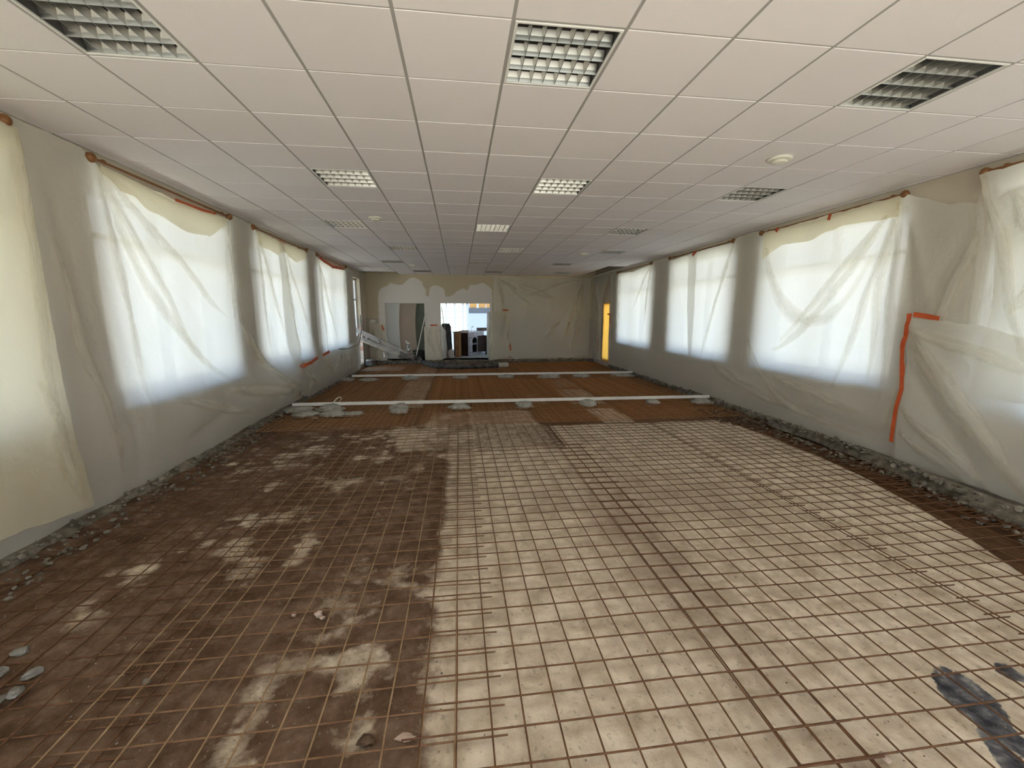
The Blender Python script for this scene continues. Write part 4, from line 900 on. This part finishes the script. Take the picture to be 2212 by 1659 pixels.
MB().prism(loc(e0+Vector((.36, .06, .04))), loc(e0+Vector((.50, .02, .10))), .03, .02).build('clamp_lever', M['iron'], pa)
MB().tube([loc((-2.62, 15.0, .52)), loc((-2.58, 14.98, .36))], .03, 10).box(-.64, -.50, -.02, .04, .26, .30).build('support_foot', M['arm_dirty'], pa, True)
hs = thing('rubber_hose', (-.5, 14.0, .05), 'thick black rubber concrete hose lying curved on the mesh', 'hose')
ho = Vector((-.5, 14.0, .05))
hp = [e0+Vector((.40, .09, -.09)), e0+Vector((.55, .10, -.14)), (-1.36, 15.1, .16), (-1.22, 14.95, .135), (-1.05, 14.6, .125), (-.85, 14.25, .125), (-.5, 13.98, .125), (0, 13.86, .125), (.55, 13.88, .125), (1.0, 13.98, .125), (1.3, 14.05, .125)]
sp = smooth_path([Vector(p)-ho for p in hp])
MB().tube(sp, .082, 14).build('hose_body', M['rubber'], hs, True)
MB().tube([Vector((1.28, 14.05, .125))-ho, Vector((1.38, 14.07, .125))-ho, Vector((1.62, 14.12, .12))-ho], .086, 14, rs=[.088, .09, .084]).build('end_sleeve', mat('pale_sleeve', (.42, .39, .33), .8, var=(.55, .52, .45), scale=8), hs, True)
MB().tube([Vector(hp[1])-ho, Vector((-1.40, 15.13, .165))-ho], .10, 14).build('hose_collar', M['iron'], hs, True)

# spray bottle on the arm's end
t = thing('spray_bottle', (-1.78, 15.02, .53), 'clear plastic spray bottle with white trigger head standing on the pump arm', 'bottle')
MB().lathe([(.01, 0), (.075, 0), (.085, .03), (.08, .15), (.035, .24), (.028, .27), (.01, .27)], 18).build('body', glass_mat('cloudy_plastic', (.80, .82, .86), .25), t, True)
MB().bbox(-.06, .035, -.022, .022, .27, .33, .008).add(*(lambda b: (b.v, b.f))(MB().prism((-.05, 0, .33), (-.09, 0, .39), .035, .04))).build('trigger_head', M['white_gloss'], t)

# ------------------------------------------------------------------ back rooms seen through the far openings
M['room_white'] = mat('kitchen_white', (.80, .80, .80), .9, var=(.76, .77, .78), scale=2)
M['sky_tinted_white'] = mat('kitchen_sky_tinted_white', (.66, .72, .82), .9)  # white wall with the blue of the skylight mixed into its colour
M['screed'] = mat('old_screed', (.42, .40, .35), .9, var=(.52, .49, .43), scale=4, bump=.3, bscale=30)
tag(MB().box(XL, 3.2, YF+.28, 21.2, -.3, .17).box(DO[0], DO[1], YF, YF+.28, .0, .17).box(CO[0], CO[1], YF, YF+.28, 0, .17).build('floor_far_rooms', M['screed']), kind='structure')
tag(MB().box(XL, 3.5, YF+.28, 17.6, 2.75, 3.0).box(XL, -1.0, 17.6, 21.5, 2.75, 3.0).box(-1.0, 3.5, 20.9, 21.5, 2.75, 3.0).box(2.8, 3.5, 17.6, 20.9, 2.75, 3.0).build('ceiling_far_rooms', M['room_white']), kind='structure')  # roof opening cut for the added skylight
tag(wall_holes('y', 21.2, 21.5, XL-.36, 3.5, -.3, 3.0, [(-1.1, .43, .98, 2.55)]).build('wall_kitchen_back', M['room_white']), kind='structure')
tag(MB().box(-1.12, -1.0, 17.0, 21.2, .17, 2.75).build('wall_kitchen_partition', M['room_white']), kind='structure')
tag(wall_holes('x', 2.9, 3.2, YF+.28, 21.2, -.3, 3.0, [(17.5, 19.6, .9, 2.4)]).build('wall_kitchen_side', M['sky_tinted_white']), kind='structure')
tag(MB().box(.46, 3.1, 21.05, 21.2, .17, 2.75).build('wall_kitchen_panel', M['sky_tinted_white']), kind='structure')
rl = MB().bbox(-1.0, 2.8, 17.6, 17.68, 2.86, 2.94).bbox(-1.0, 2.8, 20.82, 20.9, 2.86, 2.94).bbox(-1.0, -.92, 17.68, 20.82, 2.86, 2.94).bbox(2.72, 2.8, 17.68, 20.82, 2.86, 2.94).build('window_14', M['frame']); tag(rl, kind='structure')
MB().box(-.92, 2.72, 17.68, 20.82, 2.895, 2.905).build('pane', glass_mat('dimmed_roof_glass', (.30, .32, .35), .05), rl)     # kitchen roof glazing added to brighten the far rooms, pane darkened to cut sun
wk = MB().bbox(-1.1, .43, 21.26, 21.34, .98, 1.05).bbox(-1.1, .43, 21.26, 21.34, 2.48, 2.55).bbox(-1.1, -1.03, 21.26, 21.34, .98, 2.55).bbox(.36, .43, 21.26, 21.34, .98, 2.55).build('window_13', M['frame']); tag(wk, kind='structure')
for x in (-.62, -.20, .20): MB().bbox(x-.03, x+.03, 21.26, 21.34, 1.05, 2.48).build('mullion', M['frame'], wk)
for z in (1.38, 1.68, 2.02): MB().bbox(-1.03, .36, 21.275, 21.325, z-.02, z+.02).build('glazing_bar', M['frame'], wk)
pg = glass_mat('patterned_glass', (.80, .92, .86), .15)
xs_ = [-1.03, -.62, -.20, .20, .36]; zs_ = [1.05, 1.38, 1.68, 2.02, 2.48]
for i in range(4):
    for j in range(4): MB().box(xs_[i], xs_[i+1], 21.297, 21.303, zs_[j], zs_[j+1]).build('pane', pg, wk)
t = thing('wall_cabinet', (.98, 20.85, 2.15), 'orange wooden wall cabinet high on the kitchen wall', 'cabinet')
M['orange_wood'] = mat('orange_pine', (.72, .36, .10), .5, var=(.80, .45, .16), scale=5)
MB().bbox(-.5, .75, -.02, .19, 0, .55).build('body', M['room_white'], t)
for x in (-.46, -.02, .36): MB().bbox(x, x+.34, -.045, -.02, .03, .52).build('door', M['orange_wood'], t)
# dark cabinet with open doors
M['dark_wood'] = mat('dark_stained_wood', (.022, .010, .008), .35, var=(.045, .02, .015), scale=6)
M['grey_front'] = mat('greyed_cabinet_front', (.42, .39, .40), .45, var=(.52, .49, .50), scale=5)
M['worktop'] = mat('pale_worktop', (.75, .74, .74), .3)
M['brown_wood'] = mat('brown_board', (.22, .10, .04), .5, var=(.34, .18, .075), scale=4)
e = Vector((.73, 1.60, 0)); e.normalize()
cab = thing('kitchen_cabinet', (.33, 17.0, .17), 'dark kitchen base cabinet with arched open doors and pale worktop', 'cabinet', rz=math.atan2(e.y, e.x))
CL = 1.80; CD = .62; CH_ = .93
MB().bbox(0, .03, .0, CD, 0, CH_).build('end_panel', M['dark_wood'], cab); MB().bbox(CL-.03, CL, 0, CD, 0, CH_).build('end_panel', M['dark_wood'], cab)
MB().bbox(.03, CL-.03, CD-.02, CD, .0, CH_).bbox(.03, CL-.03, .02, CD-.02, .08, .10).build('carcass', M['dark_wood'], cab)
ff = MB()
for x in (.03, .42, .98, 1.52): ff.bbox(x, x+.07, 0, .025, .0, CH_)
ff.bbox(.03, CL-.03, 0, .025, CH_-.2, CH_).bbox(.03, CL-.03, 0, .025, 0, .1)
for x0, x1 in ((.49, .98), (1.05, 1.52)):            # arched heads of the openings
    n = 8; top = CH_-.2; pts = [(x0+(x1-x0)*i/n, top-.10*(1-math.sin(math.pi*i/n))) for i in range(n+1)]
    for (xa, za), (xb, zb) in zip(pts[:-1], pts[1:]): ff.add([(xa, 0, za), (xb, 0, zb), (xb, 0, top), (xa, 0, top), (xa, .025, za), (xb, .025, zb), (xb, .025, top), (xa, .025, top)], [(0, 1, 2, 3), (7, 6, 5, 4), (0, 4, 5, 1)])
ff.build('face_frame', M['grey_front'], cab)
MB().bbox(.11, .41, -.018, .0, .12, CH_-.22).bbox(.16, .36, -.026, -.018, .2, CH_-.3).build('door', M['grey_front'], cab)
MB().bbox(.45, 1.5, .03, CD-.05, .42, .445).build('shelf', M['worktop'], cab)
dd = MB().bbox(0, .46, -.012, .012, .0, .68).build('door', M['dark_wood'], cab); dd.location = (1.02, -.02, .1); dd.rotation_euler.z = -1.15
dd = MB().bbox(0, .46, -.012, .012, .0, .68).build('door', M['dark_wood'], cab); dd.location = (1.52, -.02, .1); dd.rotation_euler.z = -2.0
MB().bbox(-.03, CL+.02, -.04, CD+.02, CH_, CH_+.04).build('worktop', M['worktop'], cab)
t = thing('drawer_box', (.98, 18.35, 1.14), 'grey-brown open drawer box lying on the worktop', 'box', rz=.3)
mbx = MB().bbox(-.2, .2, -.15, .15, 0, .02).bbox(-.2, .2, -.15, -.13, .02, .13).bbox(-.2, .2, .13, .15, .02, .13).bbox(-.2, -.18, -.13, .13, .02, .13).bbox(.18, .2, -.13, .13, .02, .13)
mbx.build('box_body', mat('taupe_board', (.22, .17, .16), .7), t)
t = thing('folded_cloth', (.22, 17.35, 1.14), 'pinkish folded cloth on the worktop', 'cloth')
MB().bbox(-.16, .16, -.1, .1, 0, .03, .01).bbox(-.14, .15, -.09, .09, .03, .055, .01).build('fold', mat('pink_cloth', (.62, .45, .42), .9), t)
t = thing('tap', (.52, 17.9, 1.14), 'small chrome tap at the edge of the worktop sink', 'tap')
MB().tube([(0, 0, 0), (0, 0, .16), (.02, -.03, .20), (.05, -.09, .19), (.055, -.10, .16)], .014, 10).build('spout', M['chrome'], t, True); MB().lathe([(.005, 0), (.03, 0), (.028, .02), (.005, .03)], 12).build('base', M['chrome'], t, True)
t = thing('leaning_board', (-.08, 16.62, .17), 'brown wooden board upright against the dark cabinet end', 'board', rz=-.10)
MB().bbox(-.10, .06, -.012, .012, 0, 1.0).build('panel', M['brown_wood'], t); MB().bbox(.06, .14, -.016, .016, 0, 1.02).build('edge_strip', mat('tan_strip', (.36, .21, .10), .5), t)
# black plastic drape, canister
def drape(name, x, y, z0, z1, label, cat, prof, m, seed, n=26, nz=26):
    vs = []; fs = []
    for i in range(nz+1):
        t_ = i/nz; z = z0+(z1-z0)*t_; (cx, rx, ry) = [float(np.interp(t_, [p[0] for p in prof], [p[k] for p in prof])) for k in (1, 2, 3)]
        for j in range(n):
            a = 2*math.pi*j/n; f = 1+.16*math.sin(5*a+seed+t_*2)+.12*mnoise.noise(Vector((math.cos(a)*2, math.sin(a)*2, t_*4+seed)))
            zz = z + (.06*mnoise.noise(Vector((math.cos(a)*3, math.sin(a)*3, seed))) if i == nz else 0)
            vs.append((x+cx+math.cos(a)*rx*f, y+math.sin(a)*ry*f, zz))
    for i in range(nz):
        for j in range(n): a, b = i*n+j, i*n+(j+1) % n; fs.append((a, b, b+n, a+n))
    fs.append(tuple(range(n))[::-1]); fs.append(tuple(nz*n+j for j in range(n)))
    return tag(link(name, mesh_from(vs, fs, True), m), label, cat)
drape('plastic_bundle', -.5, 16.72, .17, 1.46, 'bunched black plastic sheeting leaning inside the kitchen opening', 'plastic bundle', [(0, .08, .10, .10), (.4, .03, .15, .12), (.75, 0, .17, .13), (.93, -.03, .19, .12), (1, -.02, .12, .07)], mat('black_plastic', (.025, .026, .025), .35, var=(.05, .05, .048), scale=8), 1.3)
t = thing('canister', (-.34, 16.48, .17), 'off-white plastic canister at the foot of the black plastic', 'canister')
MB().lathe([(.01, 0), (.10, 0), (.108, .02), (.105, .24), (.09, .29), (.05, .31), (.01, .31)], 22).build('body', mat('offwhite_plastic', (.50, .47, .43), .5), t, True); MB().lathe([(.01, .30), (.04, .30), (.042, .34), (.01, .345)], 16).build('cap', mat('grey_cap', (.3, .3, .29), .5), t, True)
drape('dark_roll', 1.20, 17.6, .17, 1.30, 'dark grey felt roll leaning just inside the kitchen opening', 'felt roll', [(0, -.03, .10, .08), (.5, .03, .07, .07), (1, .07, .03, .05)], mat('dark_felt', (.06, .06, .058), .9), 4.1)
t = thing('broom_pole', (-.56, 16.42, .17), 'thin pale broom handle leaning in the kitchen opening above the black plastic', 'pole')
MB().tube([(.12, 0, 0), (-.02, .04, 1.32), (-.10, .06, 1.95)], .012, 8).build('handle', mat('pale_wood', (.45, .40, .36), .6), t, True); MB().bbox(.0, .25, -.03, .03, -.0, .05).build('head', M['brown_wood'], t)
t = thing('leaning_pole', (-1.64, 15.82, .17), 'white pole leaning against the plastic wrapped pillar', 'pole')
MB().tube([(0, 0, .0), (.42, .04, 1.68)], .018, 10).build('shaft', M['rail'], t, True); MB().tube([(0, 0, -.02), (.02, .002, .06)], .023, 10).build('tip', M['iron'], t, True)
# sheets standing in the store room behind the first opening
def bowed_sheet(x0, x1, y, z0, z1, bow, m, lab):
    n = 12; vs = []; fs = []
    for i in range(n+1):
        t_ = i/n; z = z0+(z1-z0)*t_; b = bow*4*t_*(1-t_)
        for (xx, yy) in ((x0-b*.3, y-.03*t_), (x1-b, y+.02-.03*t_), (x1-b, y+.034-.03*t_), (x0-b*.3, y+.014-.03*t_)): vs.append((xx, yy+(1-t_)*-.12, z))
    for i in range(n):
        for j in range(4): a, b = i*4+j, i*4+(j+1) % 4; fs.append((a, b, b+4, a+4))
    fs += [(3, 2, 1, 0), (n*4, n*4+1, n*4+2, n*4+3)]
    return tag(link('wall_board', mesh_from(vs, fs), m), lab, 'board', 'boards leaning in the store room')
bowed_sheet(-3.0, -2.20, 16.55, .17, 2.5, .07, mat('pale_board', (.84, .88, .90), .7, var=(.87, .90, .91), scale=2), 'pale bluish white board leaning in the store room opening')
bowed_sheet(-2.6, -1.58, 16.72, .17, 2.5, .10, mat('tan_board', (.56, .46, .37), .8, var=(.51, .43, .35), scale=2), 'tan board leaning between the pale and the dark green ones')
bowed_sheet(-2.0, -1.10, 16.90, .17, 2.5, .04, mat('green_board', (.15, .17, .13), .8, var=(.20, .22, .17), scale=2), 'dark green board leaning behind the tan one')
t = thing('mixing_tub', (-1.52, 16.29, .17), 'black mortar tub on the floor of the store room', 'tub')
MB().lathe([(.01, 0), (.20, 0), (.25, .27), (.275, .275), (.275, .295), (.24, .295), (.19, .03), (.01, .03)], 24).build('body', mat('black_tub', (.03, .032, .03), .5), t, True); MB().tube([(-.25, 0, .28), (-.18, -.19, .36), (0, -.27, .38), (.18, -.19, .36), (.25, 0, .28)], .008, 6).build('handle', M['iron'], t, True)
# sockets
for (x, z, lab) in ((3.91, 1.47, 'white double wall socket showing through the far plastic sheet'), (-3.12, 1.58, 'grey light switch box above the corner plastic')):
    t = thing('wall_socket', (x, YF-.0, z), lab, 'socket')
    MB().bbox(-.09, .09, -.022, 0, -.055, .055, .004).build('plate', M['lamp_white'], t); MB().bbox(-.07, -.01, -.028, -.022, -.035, .035, .003).bbox(.01, .07, -.028, -.022, -.035, .035, .003).build('rocker', M['cream'], t)

# amber door in the other side wall
M['amber'] = film_mat('amber_translucent_sheet', (.98, .56, .10), .72, .03)
M['amber_frame'] = mat('amber_varnished_frame', (.55, .26, .05), .4, var=(.66, .35, .09), scale=3)
d2 = MB().bbox(XR+.02, XR+.07, RDOOR[0], RDOOR[0]+.07, RDOOR[2], RDOOR[3]).bbox(XR+.02, XR+.07, RDOOR[1]-.07, RDOOR[1], RDOOR[2], RDOOR[3]).bbox(XR+.02, XR+.07, RDOOR[0]+.07, RDOOR[1]-.07, RDOOR[2], RDOOR[2]+.1).bbox(XR+.02, XR+.07, RDOOR[0]+.07, RDOOR[1]-.07, RDOOR[3]-.07, RDOOR[3]).build('door_2', M['amber_frame']); tag(d2, kind='structure')
film('door_sheet', mr_, RDOOR[0]+.03, RDOOR[1]-.03, .2, RDOOR[3]-.02, .03, [(14.3, 2.1, 14.4, .4, .02, .05), (14.55, 1.9, 14.45, .3, -.02, .05), (14.2, 1.6, 14.6, .9, .015, .04)], .012, m='amber', seed=31, parent=d2)
# loose cable hanging by the doorway
t = thing('cable', (-3.1, 13.4, .9), 'thin dark cable trailing along the low crumpled plastic to the doorway', 'cable')
MB().tube(smooth_path([(.02, .45, .9), (.04, .35, .45), (.03, .1, .12), (.02, -.1, .02), (.05, -1.2, -.02), (.06, -2.3, .04)], 5), .012, 6).build('wire', M['iron'], t, True)
